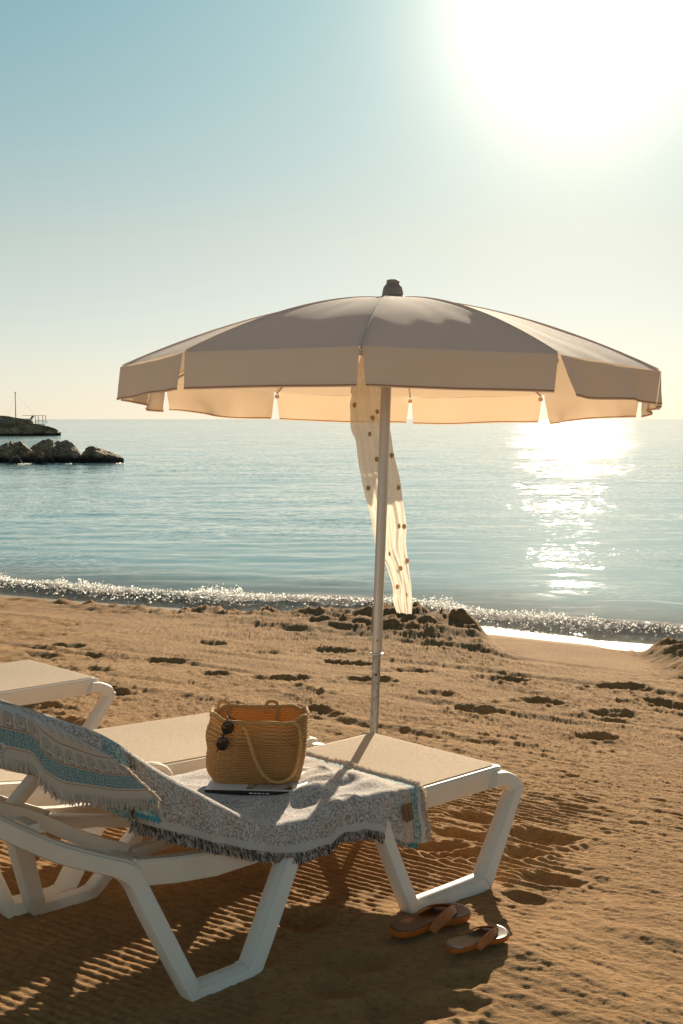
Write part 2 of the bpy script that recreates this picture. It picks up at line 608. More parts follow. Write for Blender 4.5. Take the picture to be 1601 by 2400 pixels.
# ------------------------------------------------------------------ the sea
wx = np.concatenate([-spaced(7, 9000, .1, 1.09, 900)[::-1], np.arange(-6.95, 7, .05), spaced(7, 9000, .1, 1.09, 900)])
wy = np.concatenate([spaced(4, 9.6, .5, 1, .5)[:-1], spaced(9.6, 12000, .03, 1.0115, 700)])
WX, WY = np.meshgrid(wx, wy)
ws = shore(WX) - WY            # negative at sea
gap_w = smooth(1.12, 1.38, WX) * (1 - smooth(2.05, 2.3, WX))
amp = smooth(.3, 3.0, -ws) * (1 - smooth(55, 110, WY))
WZ = WATER_Z + amp * (.020 * fbm(WX * .35, WY * 1.1, 3, 201) + .014 * fbm(WX * 1.1 + .4 * WY, WY * 3.0, 2, 203))
crest = -.55 + .22 * vnoise(WX * .55, WX * 0, 205)
ridge = np.exp(-(((ws - crest) / np.where(ws > crest, .20, .42))) ** 2) * (.075 + .03 * vnoise(WX * 1.7, WX * 0, 207)) * (np.abs(WX) < 60)
WZ = WZ + ridge + .012 * ridge / .09 * fbm(WX * 9, WY * 9, 2, 208)
foam = smooth(.15, .7, ridge / .085 + .55 * fbm(WX * 2.5, WY * 5, 3, 209) - .15) * (ws < .1)
foam = np.maximum(foam, smooth(.25, .6, fbm(WX * 1.2, WY * 2.4, 3, 211)) * smooth(-1.1, -.5, ws) * (np.abs(WX) < 60))
depth = np.clip(WATER_Z - ground(WX.ravel(), WY.ravel(), fine=False).reshape(WX.shape), 0, 20)
water = Mat('sea_water', rough=.03, color=(.012, .075, .095), IOR=1.45)
wpos = water.co('World')
wsx = water.co('World', (.16, .6, 1), (0, 0, R(-8)))
wsm = water.co('World', (.7, 2.6, 1), (0, 0, R(6)))
wss = water.co('World', (3.2, 9, 1), (0, 0, R(-4)))
calm = water.noise(water.co('World', (.012, .07, 1)), 1.0, 3, .5).step(.35, .65)
geo = water.node('NewGeometry')
wsf = water.co('World', (9, 20, 1), (0, 0, R(10)))
spark = water.noise(water.co('World', (.22, .3, 1)), 1.0, 2, .5).step(.36, .66)      # patches of cat's-paw ripples
dfac = water.sep(geo.outputs['Position'])[1].step(12, 75) * .6 + .45       # calmer in the lee near the beach
acc = geo.outputs['Normal']
for vec, kx, ky, det, modu in ((wsx, .06, .13, 3, None), (wsm, .18, .26, 4, (calm * .6 + .5) * dfac), (wss, .50, .62, 3, (calm * .8 + .35) * dfac), (wsf, .55, .60, 2, spark * (dfac * .6 + .45))):
    nz_ = water.node('TexNoise'); nz_.inputs['Scale'].default_value = 1.0; nz_.inputs['Detail'].default_value = det
    nz_.inputs['Distortion'].default_value = .3
    water.nt.links.new(vec, nz_.inputs['Vector'])
    sb = water.node('VectorMath', operation='SUBTRACT'); sb.inputs[1].default_value = (.5, .5, .5)
    water.nt.links.new(nz_.outputs['Color'], sb.inputs[0])
    ml = water.node('VectorMath', operation='MULTIPLY'); ml.inputs[1].default_value = (kx, ky, 0)
    water.nt.links.new(sb.outputs[0], ml.inputs[0])
    if modu is not None:
        sc_ = water.node('VectorMath', operation='SCALE')
        water.nt.links.new(ml.outputs[0], sc_.inputs[0]); water.nt.links.new(modu.s, sc_.inputs['Scale'])
        ml = sc_
    ad = water.node('VectorMath', operation='ADD')
    water.nt.links.new(acc, ad.inputs[0]); water.nt.links.new(ml.outputs[0], ad.inputs[1])
    acc = ad.outputs[0]
lean = water.node('VectorMath', operation='ADD')      # only wave faces turned to the beach are seen at this low angle
lean.inputs[1].default_value = (0, -.03, 0)
water.nt.links.new(acc, lean.inputs[0]); acc = lean.outputs[0]
nmz = water.node('VectorMath', operation='NORMALIZE')
water.nt.links.new(acc, nmz.inputs[0]); water.nt.links.new(nmz.outputs[0], water.b.inputs['Normal'])
dep = water.attr('depth')
deepc = water.mix(dep.step(.02, .9), (.30, .31, .25), (.31, .48, .47))
water.set('Base Color', deepc)
fo = water.attr('foam')
fnz = water.noise(wpos, 16, 4, .7)
fmask = (fo * 1.5 + fnz - 1.0).step(.0, .35)
tr_ = water.node('BsdfTransparent')
ms1 = water.node('MixShader')
water.nt.links.new((1.0 - (dep * -2.6).exp() * .85).max(.28).s, ms1.inputs[0])
water.nt.links.new(tr_.outputs[0], ms1.inputs[1])
water.nt.links.new(water.b.outputs[0], ms1.inputs[2])
fd = water.node('BsdfDiffuse')
fd.inputs[0].default_value = (.9, .89, .87, 1)
fb = water.node('Bump'); fb.inputs['Strength'].default_value = 1.0; fb.inputs['Distance'].default_value = .06
water.nt.links.new(fnz.s, fb.inputs['Height']); water.nt.links.new(fb.outputs[0], fd.inputs['Normal'])
ft = water.node('BsdfTranslucent'); ft.inputs[0].default_value = (.85, .83, .78, 1)
fm = water.node('MixShader'); fm.inputs[0].default_value = .45
water.nt.links.new(fd.outputs[0], fm.inputs[1]); water.nt.links.new(ft.outputs[0], fm.inputs[2])
ms2 = water.node('MixShader')
water.nt.links.new(fmask.s, ms2.inputs[0])
water.nt.links.new(ms1.outputs[0], ms2.inputs[1]); water.nt.links.new(fm.outputs[0], ms2.inputs[2])
water.nt.links.new(ms2.outputs[0], water.out.inputs['Surface'])
sea = obj('sea_water', grid_mesh('sea_water', np.stack([WX, WY, WZ], -1), attrs={'foam': foam, 'depth': depth}), water, sharp=None)
tag(sea, kind='structure')

# broken foam: bubbles and droplets thrown along the crest
foam_m = Mat('foam', rough=.3, color=(.92, .91, .89), Specular_IOR_Level=.8)
foam_m.translucent(.55, (.95, .94, .90))


def blobs(name, pts, rad):
    o_v = np.array([(1, 0, 0), (-1, 0, 0), (0, 1, 0), (0, -1, 0), (0, 0, 1), (0, 0, -1)], float)
    o_f = np.array([(0, 2, 4), (2, 1, 4), (1, 3, 4), (3, 0, 4), (2, 0, 5), (1, 2, 5), (3, 1, 5), (0, 3, 5)])
    n = len(pts)
    sc = rad[:, None, None] * (0.6 + .8 * rng.random((n, 6, 1)))
    th = rng.random(n) * 6.28
    rot = np.zeros((n, 3, 3)); rot[:, 0, 0] = np.cos(th); rot[:, 0, 1] = -np.sin(th); rot[:, 1, 0] = np.sin(th); rot[:, 1, 1] = np.cos(th); rot[:, 2, 2] = .7
    v = np.einsum('nij,kj->nki', rot, o_v) * sc + pts[:, None, :]
    f = (o_f[None] + (np.arange(n) * 6)[:, None, None]).reshape(-1, 3)
    f = f[rng.random(len(f)) < .4]            # thin open flakes of froth
    me = bpy.data.meshes.new(name)
    me.vertices.add(n * 6); me.vertices.foreach_set('co', v.reshape(-1).astype(np.float32))
    me.loops.add(f.size); me.loops.foreach_set('vertex_index', f.reshape(-1).astype(np.int32))
    me.polygons.add(len(f)); me.polygons.foreach_set('loop_start', np.arange(0, f.size, 3, dtype=np.int32))
    me.update(calc_edges=True)
    return me


nb = 24000
bx_ = rng.uniform(-7.5, 7.0, nb)
clump = smooth(-.3, .5, vnoise(bx_ * 2.1, bx_ * 0, 301) + .3 * vnoise(bx_ * 7, bx_ * 0, 303))
keep = rng.random(nb) < .3 + .7 * clump
bx_ = bx_[keep]; nb = len(bx_)
bs = -.55 + .22 * vnoise(bx_ * .55, bx_ * 0, 205) + rng.normal(.09, .16, nb)
by_ = shore(bx_) - bs
bh = .075 * np.exp(-((bs + .5) / .3) ** 2)
bz = WATER_Z + bh + np.abs(rng.normal(0, .028, nb)) * (.4 + clump[keep])
fo_ = obj('wave_foam', blobs('wave_foam', np.stack([bx_, by_, bz], -1), rng.uniform(.005, .020, nb)), foam_m, smooth=False)
tag(fo_, 'broken white foam of a small wave along the shore', 'foam', kind='stuff')
nb = 12000
bx_ = rng.uniform(9.5, 26, nb)
bx_ = bx_[rng.random(nb) < .15 + .85 * smooth(-.2, .5, vnoise(bx_ * .9, bx_ * 0, 311) + .4 * vnoise(bx_ * 3, bx_ * 0, 313))]; nb = len(bx_)
by_ = 53.5 - (bx_ - 9.5) * .06 + .5 * vnoise(bx_ * .3, bx_ * 0, 315) + rng.normal(0, .22, nb)
fo2 = obj('far_wave_foam', blobs('far_wave_foam', np.stack([bx_, by_, np.full(nb, WATER_Z + .01) + np.abs(rng.normal(0, .03, nb))], -1), rng.uniform(.010, .026, nb)), foam_m, smooth=False)
tag(fo2, 'thin white line of foam breaking far out on the sea', 'foam', kind='stuff')

# ------------------------------------------------------------------ rocks in the sea
rock = Mat('rock', rough=.85)
rp = rock.co('World')
r1 = rock.noise(rp, 1.4, 6, .65)
r2 = rock.noise(rp, 7, 5, .7)
rc = rock.mix(r1.step(.35, .65), (.38, .255, .155), (.60, .43, .28))
rc = rock.mix(r2.step(.5, .75) * .7, rc, (.06, .04, .026))
rz = rock.sep(rock.node('NewGeometry').outputs['Position'])[2]
rc = rock.mix((rz + (r1 - .5) * .3).step(.05, -.25), rc, (.05, .034, .024))     # tide-stained foot
rock.set('Base Color', rc)
r3 = rock.voro(rp, 2.6, 'DISTANCE_TO_EDGE')
rock.bump(r2 + r1 * 2.0 + r3.step(0, .12) * .7, 1.0, .22)


def boulder(name, loc, size, seed, rot=0.0, sub=5, rough_=.24, flat=.0):
    bm = bmesh.new()
    bmesh.ops.create_icosphere(bm, subdivisions=sub, radius=1)
    o = Vector((seed * 3.17, seed * 1.31, seed * 7.7))
    for v in bm.verts:
        p = v.co.copy()
        d = mnoise.noise(p * 1.2 + o) * .36 + rough_ * (mnoise.ridged_multi_fractal(p * 1.9 + o, 1.0, 2.1, 5, 1.0, 2.0) - 1.1) * .7
        c1 = mnoise.voronoi(p * 2.3 + o)[0]
        d += -.16 * max(0, .22 - (c1[1] - c1[0])) / .22 + .10 * mnoise.noise(p * 5 + o) + .05 * mnoise.noise(p * 11 + o)
        q = p * (1 + d)
        for k in range(9):                       # broken facets
            nrm = Vector((math.sin(seed * 5 + k * 2.4), math.cos(seed * 3 + k * 1.7), math.sin(k * 2.1 + seed))).normalized()
            e = q.dot(nrm) - (.70 + .08 * math.sin(k * 3 + seed))
            if e > 0:
                q -= nrm * e * .85
        v.co = Vector((q.x * size[0], q.y * size[1], q.z * size[2]))
    bmesh.ops.rotate(bm, cent=(0, 0, 0), matrix=Matrix.Rotation(rot, 3, 'Z'), verts=bm.verts)
    me = bpy.data.meshes.new(name)
    bm.to_mesh(me); bm.free()
    o_ = obj(name, me, rock, sharp=28)
    o_.location = loc
    return o_


k57 = 57.0 / 2900
def at57(px, d=57.0): return (px - 784) * d / 2900
bl = [(6, 58, .75, .9, .78, -.30, 'dark low boulder at the cut-off end of the rock row', 3.1),
      (50, 58.5, .95, .9, .84, -.25, 'ochre topped boulder with a flat broken crown in the rock row', 1.2),
      (104, 60, .85, .9, .96, -.30, 'brown boulder standing behind two others in the rock row', 2.3),
      (133, 61, .62, .8, .98, -.35, 'narrow dark boulder peeking from the back of the rock row', 4.4),
      (162, 58, .85, .95, .98, -.38, 'tall tan boulder with a rounded shoulder in the rock row', 5.9),
      (238, 57.5, 1.15, .9, .80, -.50, 'wide dark boulder at the seaward tip of the rock row', 6.3),
      (105, 56.9, .75, .5, .55, -.45, 'low wet boulder at the waterline before the tan boulder', 7.7),
      (35, 56.6, .55, .45, .42, -.45, 'small wet stone at the waterline under the ochre boulder', 8.8)]
for px, d, sx, sy, sz, z, lab, sd in bl:
    o = boulder('boulder', (at57(px, d), d, z), (sx, sy, sz), sd, sd)
    tag(o, lab, 'rock', 'row of boulders in the sea')
nb = 900
bx_ = rng.uniform(-15.6, -9.8, nb)
by_ = 56.35 + .5 * smooth(-11.5, -9.9, bx_) + rng.normal(0, .12, nb) + .2 * vnoise(bx_ * 2, bx_ * 0, 321)
wf = obj('rock_wash', blobs('rock_wash', np.stack([bx_, by_, WATER_Z + np.abs(rng.normal(0, .015, nb))], -1), rng.uniform(.01, .035, nb)), foam_m, smooth=False)
tag(wf, 'thin white wash at the foot of the boulder row', 'foam', kind='stuff')
o = boulder('rock_islet', (-40.6, 154, -.5), (5.6, 3.0, 2.6), 9.4, 0, 6, .8)
tag(o, 'far dark rocky islet hiding most of a boat', 'rock')
o = boulder('rock', ((116 - 784) * 153 / 2900, 153, -.4), (1.0, .8, .62), 2.9, .4, 3)
tag(o, 'small low rock beside the far islet', 'rock')

# ------------------------------------------------------------------ boat behind the islet
white_gel = Mat('boat_gelcoat', rough=.35, color=(.72, .72, .70))
grey_met = Mat('boat_metal', rough=.4, color=(.35, .35, .34), Metallic=.6)
dark_can = Mat('boat_canvas', rough=.8, color=(.10, .12, .14))
BY = 172.0
def bxp(px): return (px - 784) * BY / 2900
boat = empty('sailing_boat', (bxp(62), BY, WATER_Z))
tag(boat, 'white boat with a tall thin mast moored behind the far islet', 'boat')
L = bxp(108) - bxp(14)
rings = []
for i in range(13):
    t = i / 12
    w = 1.15 * math.sin(math.pi * min(1, .18 + t * .82)) ** .6 if t < .98 else .9
    w = max(.04, 1.2 * (1 - (1 - min(1, t * 1.7)) ** 2.2))
    sh = 1.55 - .25 * t + .5 * (1 - t) ** 3
    x = -L / 2 + t * L
    rings.append([(x, -w, sh), (x, -w * .85, .3), (x, 0, -.25), (x, w * .85, .3), (x, w, sh), (x, 0, sh + .06)])
hull = obj('hull', loft('hull', rings), white_gel, boat)
obj('cabin', box('cabin', (2.1, 1.5, .62), (-.1, 0, 1.75), .12), white_gel, boat)
for s_ in (-1, 1):
    obj('cabin_window', box('cabin_window', (1.3, .03, .22), (-.1, s_ * .755, 1.8), .01), dark_can, boat)
obj('windscreen', bar('windscreen', (.62, 0, 1.95), (.95, 0, 2.42), 1.4, .06, .02), dark_can, boat)
obj('canopy', box('canopy', (2.9, 1.9, .05), (1.15, 0, 2.47), .02), dark_can, boat)
for sx in (1.45, 2.45):
    for sy in (-.85, .85):
        obj('canopy_post', tube('canopy_post', [(sx, sy, 1.4), (sx, sy, 2.46)], .045, 6), grey_met, boat)
mx = bxp(38) - bxp(62)
obj('mast', tube('mast', [(mx, 0, 1.2), (mx, 0, 5.55)], [.075, .05], 8), grey_met, boat)
obj('mast_light', lathe('mast_light', [(.05, 0), (.09, .05), (.09, .15), (.03, .2)], 8, Matrix.Translation((mx, 0, 5.5))), grey_met, boat)
obj('stay', tube('stay', [(mx, 0, 5.4), (-L / 2 + .1, 0, 1.95)], .006, 4), grey_met, boat)
obj('stay', tube('stay', [(mx, 0, 5.4), (L / 2 - .6, 0, 1.4)], .006, 4), grey_met, boat)
for sy in (-1, 1):
    obj('guard_rail', tube('guard_rail', [(1.6, sy * 1.1, 1.25), (1.6, sy * 1.1, 1.75), (L / 2 - .15, sy * .95, 1.72), (L / 2 - .15, sy * .95, 1.2)], .025, 5), grey_met, boat)

# ------------------------------------------------------------------ sun loungers
plastic = Mat('white_resin', rough=.42, color=(.90, .80, .685), Specular_IOR_Level=.4)
pp = plastic.co('Object')
pn = plastic.noise(pp, 5, 5, .6)
pn2 = plastic.noise(pp, 90, 3, .6)
pz = plastic.sep(pp)[2]
dirt = (1.0 - pz.step(.0, .10)) * pn.step(.42, .66) + pn.step(.55, .8) * .35
plastic.set('Base Color', plastic.mix(dirt * .6, (.90, .80, .685), (.52, .40, .26)))
plastic.set('Roughness', .36 + pn * .2)
plastic.bump(pn2, .08, .002)

sling = Mat('sling_fabric', rough=.8, Specular_IOR_Level=.2)
sp = sling.co('Object')
sx_, sy_, sz_ = sling.sep(sp)
wv = ((sx_ * (6.283 / .0042)).sin() * (sy_ * (6.283 / .0042)).sin())
sn = sling.noise(sling.co('Object', (1, 1, 1)), 130, 3, .75)
sn2 = sling.noise(sp, 3, 3)
sling.set('Base Color', sling.mix((sn.step(.38, .66) * .6 + sn2 * .25), (.84, .675, .505), (.50, .385, .26)))
sbmp = sling.bump(wv * .4 + sn, .55, .003)
sling.translucent(.18, (.75, .6, .42))

FO = [(.93, .350), (.985, .342), (1.03, .318), (1.043, .292), (1.03, .258), (.80, .022), (.775, .0), (.745, -.02), (.42, -.02), (.392, -.004), (.377, .028), (.322, .26), (.312, .315)]
FI = [(.905, .305), (.955, .300), (.985, .288), (.993, .276), (.990, .264), (.768, .054), (.753, .042), (.735, .034), (.432, .034), (.424, .040), (.420, .062), (.380, .225), (.366, .315)]
RO = [(-1.30, .745), (-1.2, .69), (-1.013, .565), (-.855, .463), (-.75, .413), (-.684, .382), (-.655, .364), (-.632, .345), (-.615, .318), (-.588, .238), (-.504, .029), (-.487, .0), (-.46, -.02), (-.30, -.02), (-.273, -.004), (-.235, .022), (-.05, .244), (.0, .315)]
RI = [(-1.27, .785), (-1.17, .735), (-1.005, .613), (-.845, .510), (-.74, .457), (-.66, .421), (-.625, .405), (-.595, .384), (-.577, .357), (-.548, .28), (-.466, .062), (-.458, .042), (-.445, .034), (-.31, .034), (-.29, .040), (-.268, .052), (-.085, .273), (-.032, .335)]
LPROF = [(.0, .006), (.06, .0), (.86, .0), (.97, .003), (1.02, .010), (1.12, .014), (1.20, .026), (1.20, .040), (1.10, .052), (.96, .056), (.06, .056), (0.0, .050)]


def leg_mesh(O, I, side, bow=0.0):
    rings = []
    Od = catmull([(a, b) for a, b in O], 3); Id = catmull([(a, b) for a, b in I], 3)
    for o_, i_ in zip(Od, Id):
        r = []
        for t, q in LPROF:
            x = o_[0] + (i_[0] - o_[0]) * t; z = o_[1] + (i_[1] - o_[1]) * t
            y = -.453 + .29 * max(0, min(z, .34)) + q
            r.append((x, side * y, z))
        rings.append(r)
    return loft('leg', rings)


def lounger(name, loc, rot, back_deg, label, arm_end=False):
    root = empty(name, loc, rot=rot)
    tag(root, label, 'sun lounger', 'row of white sun loungers')
    for s_ in (1, -1):
        obj('leg', leg_mesh(FO, FI, s_), plastic, root, 30)
        obj('leg', leg_mesh(RO, RI, s_), plastic, root, 30)
        # side rail: straight, then rising a little towards the head
        path = [(.962, .3245), (.5, .3245), (0, .3225), (-.25, .3205), (-.31, .3195), (-.45, .335), (-.60, .362)]
        rr = []
        for x, z in path:
            rr.append([(x, s_ * -.326, z - .036), (x, s_ * -.329, z - .030), (x, s_ * -.329, z + .032), (x, s_ * -.324, z + .0385), (x, s_ * -.292, z + .0385), (x, s_ * -.287, z + .032), (x, s_ * -.287, z - .036)])
        obj('side_rail', loft('side_rail', rr), plastic, root, 30)
    obj('foot_rail', box('foot_rail', (.052, .652, .074), (.955, 0, .3235), .010, seg=3), plastic, root)
    obj('hinge_rail', box('hinge_rail', (.05, .57, .05), (-.13, 0, .325), .008), plastic, root)
    # sling of the seat
    n, m = 40, 24
    P = np.zeros((n, m, 3))
    xs = np.linspace(-.115, .964, n); ys = np.linspace(-.311, .311, m)
    P[..., 0] = xs[:, None]; P[..., 1] = ys[None]
    P[..., 2] = .3668 - .010 * np.sin(np.pi * np.linspace(0, 1, n))[:, None] * np.sin(np.pi * np.linspace(0, 1, m))[None]
    obj('seat_sling', grid_mesh('seat_sling', P), sling, root, None)
    # backrest
    c, s = math.cos(R(back_deg)), math.sin(R(back_deg))
    Lb = 1.12
    def bk(d, y, h): return Vector((-.125 - c * d + s * h * 0 + s * h * 0, y, .352 + s * d)) + Vector((s * h, 0, c * h))
    for s_ in (1, -1):
        obj('backrest_rail', bar('backrest_rail', bk(.01, s_ * .304, -.012), bk(Lb, s_ * .304, -.012), .036, .046, .008, up=(s, 0, c)), plastic, root)
    obj('backrest_top', bar('backrest_top', bk(Lb - .03, -.285, -.012), bk(Lb - .03, .285, -.012), .05, .045, .008, up=(s, 0, c)), plastic, root)
    P = np.zeros((n, m, 3))
    ds = np.linspace(.02, Lb - .05, n)
    for i, d in enumerate(ds):
        for j, y in enumerate(ys * .95):
            P[i, j] = bk(d, y, .013 - .008 * math.sin(math.pi * j / (m - 1)))
    obj('backrest_sling', grid_mesh('backrest_sling', P), sling, root, None)
    # ladder frame under the backrest
    for s_ in (1, -1):
        p = [(-1.05, .635), (-.87, .562), (-.70, .462), (-.55, .388)]
        for a_, b_ in zip(p[:-1], p[1:]):
            pass
        pts = catmull([(a_, s_ * .215, b_) for a_, b_ in p], 4)
        rr = []
        for q in pts:
            rr.append([(q[0] - .008, q[1] - .017, q[2] - .017), (q[0] - .008, q[1] + .017, q[2] - .017), (q[0] + .008, q[1] + .017, q[2] + .017), (q[0] + .008, q[1] - .017, q[2] + .017)])
        obj('ladder_rail', loft('ladder_rail', rr), plastic, root)
        obj('brace', bar('brace', (-.545, s_ * .215, .375), (-.15, s_ * .05, .318), .038, .034, .006), plastic, root)
        obj('brace', bar('brace', (-.55, s_ * .235, .375), (-.60, s_ * .295, .368), .04, .034, .006), plastic, root)
    if back_deg > 15:
        for s_ in (1, -1):
            obj('prop', bar('prop', (-.885, s_ * .16, .555), bk(.70, s_ * .16, -.03), .04, .03, .006), plastic, root)
    obj('cross_bar', bar('cross_bar', (-.885, -.31, .548), (-.885, .31, .548), .034, .03, .008), plastic, root)
    obj('cross_bar', bar('cross_bar', (-.60, -.33, .392), (-.60, .33, .392), .03, .026, .008), plastic, root)
    if arm_end:
        pts = catmull([(-.13, -.392, .335), (-.10, -.392, .378), (.0, -.392, .392), (.12, -.392, .385), (.175, -.392, .352), (.19, -.39, .30)], 5)
        rr = tube_rings(pts, .016, 10, ref=(0, 1, 0))
        obj('arm_end', loft('arm_end', rr), plastic, root)
    return root


TH = R(43.5)
main_lounger = lounger('sun_lounger', (-.360, 4.012, 0), (0, 0, TH), 30.5, 'white sun lounger with raised backrest, a towel and straw bag on it')
mid_lounger = lounger('sun_lounger', (-1.035, 4.60, -.012), (0, R(2.6), R(44.3)), 6, 'bare white sun lounger standing beside the one with the towel', arm_end=True)
left_lounger = lounger('sun_lounger', (-2.12, 5.65, -.015), (0, R(.5), R(43.8)), 6, 'bare white sun lounger farthest from the towel, nearest the shore')


def to_world(root, p):
    return root.matrix_basis @ Vector(p)


# ------------------------------------------------------------------ towel
TX = [-1.25, -.983, -.714, -.64, -.5, -.334, -.207, -.107, .033, .336, .51, .60]
TZ = [1.03, .885, .772, .724, .613, .508, .425, .378, .368, .372, .370, .369]
HX = [-1.25, -.884, -.705, -.568, -.33, -.10, .11, .30, .36, .476, .56]
HZ = [.85, .69, .57, .497, .392, .302, .283, .272, .235, .195, .19]


def interp_s(x, xs, ys, w=.045):
    return sum(np.interp(x + d, xs, ys) for d in (-w, -w / 2, 0, w / 2, w)) / 5


def towel_pt(x, t, layer=0.0):
    """x along the lounger, t metres across from the far edge; returns point arrays (lounger coordinates)."""
    top = interp_s(x, TX, TZ) + .006
    hem = interp_s(x, HX, HZ, .02)
    Wt = .36 + .325
    tt = np.clip(t, 0, None)
    flat = np.minimum(tt, Wt)
    over = np.maximum(0, tt - Wt)
    y = .36 - flat
    farover = np.maximum(0, y - .325)
    # folds in the cloth lying on the seat
    seat = smooth(-.25, .0, x) * (1 - smooth(.44, .53, x))
    edge = smooth(.0, .1, flat) * 1.0
    n = fbm(x * 5 + y * 2.2, y * 6 - x * 2, 3, 401)
    rid = 1 - np.abs(fbm(x * 3.4 + y * 3.0, y * 3.4 - x * 1.2, 2, 403))
    near = smooth(.15, -.25, y)
    bagm = np.exp(-(((x - .10) / .2) ** 2 + ((y - .03) / .19) ** 2))
    w = seat * edge * (1 - .93 * bagm) * (.008 * n + .030 * np.maximum(0, rid - .68) / .32 * (.25 + .75 * near) + .004)
    fold = seat * .026 * np.exp(-((y + .17 - .10 * (x - .2)) / .035) ** 2) * smooth(.0, .16, x) * (1 - smooth(.38, .46, x))
    fold2 = seat * .016 * np.exp(-((y + .05 - .25 * (x - .2)) / .03) ** 2) * smooth(.12, .26, x) * (1 - smooth(.40, .47, x))
    rest = (1 - seat) * .003 * n
    z = top + w + fold + fold2 + rest - farover * 1.2
    # the part hanging down over the near rail
    hang = np.maximum(.02, top - hem)
    q = over / hang
    rb = .028
    a = np.clip(over / rb, 0, math.pi / 2)
    y = y - np.where(over > 0, rb * np.sin(np.minimum(a, math.pi / 2)) * .9, 0)
    z = z - np.where(over > 0, np.where(over < rb * math.pi / 2, rb * (1 - np.cos(a)), rb + (over - rb * math.pi / 2)), 0)
    drape = smooth(.02, .12, over)
    y = y - drape * (.016 + .013 * np.sin(x * 31 + 3 * vnoise(x * 4, x * 0, 407)) + .012 * vnoise(x * 9, over * 8, 409)) - layer
    return np.stack([x, y, z], -1), hang


def pattern_mat(name):
    m = Mat(name, rough=.9)
    uv = m.node('UVMap').outputs[0]
    u_, v_, _ = m.sep(uv)
    return m, uv, u_, v_


GREYL, GREYD = (.72, .655, .61), (.36, .305, .275)
CREAM, BROWN, TURQ, DARK = (.70, .60, .50), (.36, .20, .10), (.15, .31, .345), (.11, .085, .07)

towel_m, tuv, tu, tv = pattern_mat('towel_weave')
# u: metres from the foot end, v: metres from the near hem
mp = towel_m.node('Mapping'); mp.inputs['Scale'].default_value = (1, 1, 1)
towel_m.nt.links.new(tuv, mp.inputs[0])
dn = towel_m.node('TexNoise'); dn.inputs['Scale'].default_value = 70
towel_m.nt.links.new(mp.outputs[0], dn.inputs['Vector'])
va = towel_m.node('VectorMath', operation='MULTIPLY_ADD')
towel_m.nt.links.new(dn.outputs['Color'], va.inputs[0]); va.inputs[1].default_value = (.02, .02, 0)
towel_m.nt.links.new(mp.outputs[0], va.inputs[2])
cell = towel_m.voro(va.outputs[0], 62)
swirl = ((cell * 15.0).sin() * .5 + .5)
fine = towel_m.noise(mp.outputs[0], 260, 2, .6)
pais = (swirl * .7 + fine * .8 - .25).step(.25, .85)
body = towel_m.mix(pais, GREYL, GREYD)
plain = (tv.lt(.022))
body = towel_m.mix(plain, body, (.66, .62, .58))
# bands across the foot end
fe = tu
cblue = towel_m.mix((swirl - .35).step(0, .3), TURQ, (.52, .58, .56))
cblk = towel_m.mix((swirl - .45).step(0, .2), DARK, (.60, .54, .47))
cbei = towel_m.mix((swirl - .5).step(0, .25), CREAM, (.44, .34, .27))
c = towel_m.mix(fe.band(.0, .022), body, (.72, .68, .62))
c = towel_m.mix(fe.band(.022, .052), c, cblue)
c = towel_m.mix(fe.band(.052, .056), c, BROWN)
c = towel_m.mix(fe.band(.056, .125), c, cbei)
# the second set of bands, up on the backrest
c = towel_m.mix(fe.band(1.19, 1.235), c, cbei)
c = towel_m.mix(fe.band(1.235, 1.238), c, BROWN)
c = towel_m.mix(fe.band(1.238, 1.268), c, cblk)
c = towel_m.mix(fe.band(1.268, 1.271), c, BROWN)
c = towel_m.mix(fe.band(1.271, 1.36), c, cblue)
towel_m.set('Base Color', c)
towel_m.set('Sheen Weight', .25)
tb = towel_m.bump(fine + swirl * .25, .5, .002)
towel_m.translucent(.12, c)

fringe_d = Mat('fringe_dark', rough=.95)
fat = fringe_d.attr('shade')
fringe_d.set('Base Color', fringe_d.mix(fat, (.09, .072, .062), (.62, .55, .49)))
fringe_l = Mat('fringe_cream', rough=.95)
fat = fringe_l.attr('shade')
fringe_l.set('Base Color', fringe_l.mix(fat, (.74, .63, .53), (.86, .80, .73)))
fringe_l.translucent(.4, (.9, .82, .72))
fringe_t = Mat('fringe_turquoise', rough=.95, color=(.10, .36, .42))


def fringe_mesh(name, pts, dirs, length, width=.0022, sides=None):
    """Threads hanging from pts; three-sided tapered strands, joined."""
    v, f, sh = [], [], []
    for p, d in zip(pts, dirs):
        p = Vector(p); d = Vector(d).normalized()
        l = length * random.uniform(.55, 1.2)
        j = Vector((random.gauss(0, .22), random.gauss(0, .22), random.gauss(0, .1)))
        d2 = (d + j).normalized(); d3 = (d2 + j * .8 + Vector((0, 0, -.25))).normalized()
        a = d.orthogonal().normalized(); b = d.cross(a)
        w = width * random.uniform(.7, 1.3); s_ = random.choice([0, 0, .15, .3, .5, .9, 1.0, 1.0])
        k = len(v)
        for q, ww in ((p - d * .004, w), (p + d2 * l * .5, w), (p + d2 * l * .5 + d3 * l * .5, w * .5)):
            for t in range(3):
                v.append(q + (a * math.cos(t * 2.094) + b * math.sin(t * 2.094)) * ww)
                sh.append(s_)
        for r in range(2):
            for t in range(3):
                f.append((k + r * 3 + t, k + r * 3 + (t + 1) % 3, k + r * 3 + 3 + (t + 1) % 3, k + r * 3 + 3 + t))
    me = pymesh(name, v, f)
    at = me.attributes.new('shade', 'FLOAT', 'POINT')
    at.data.foreach_set('value', sh)
    return me


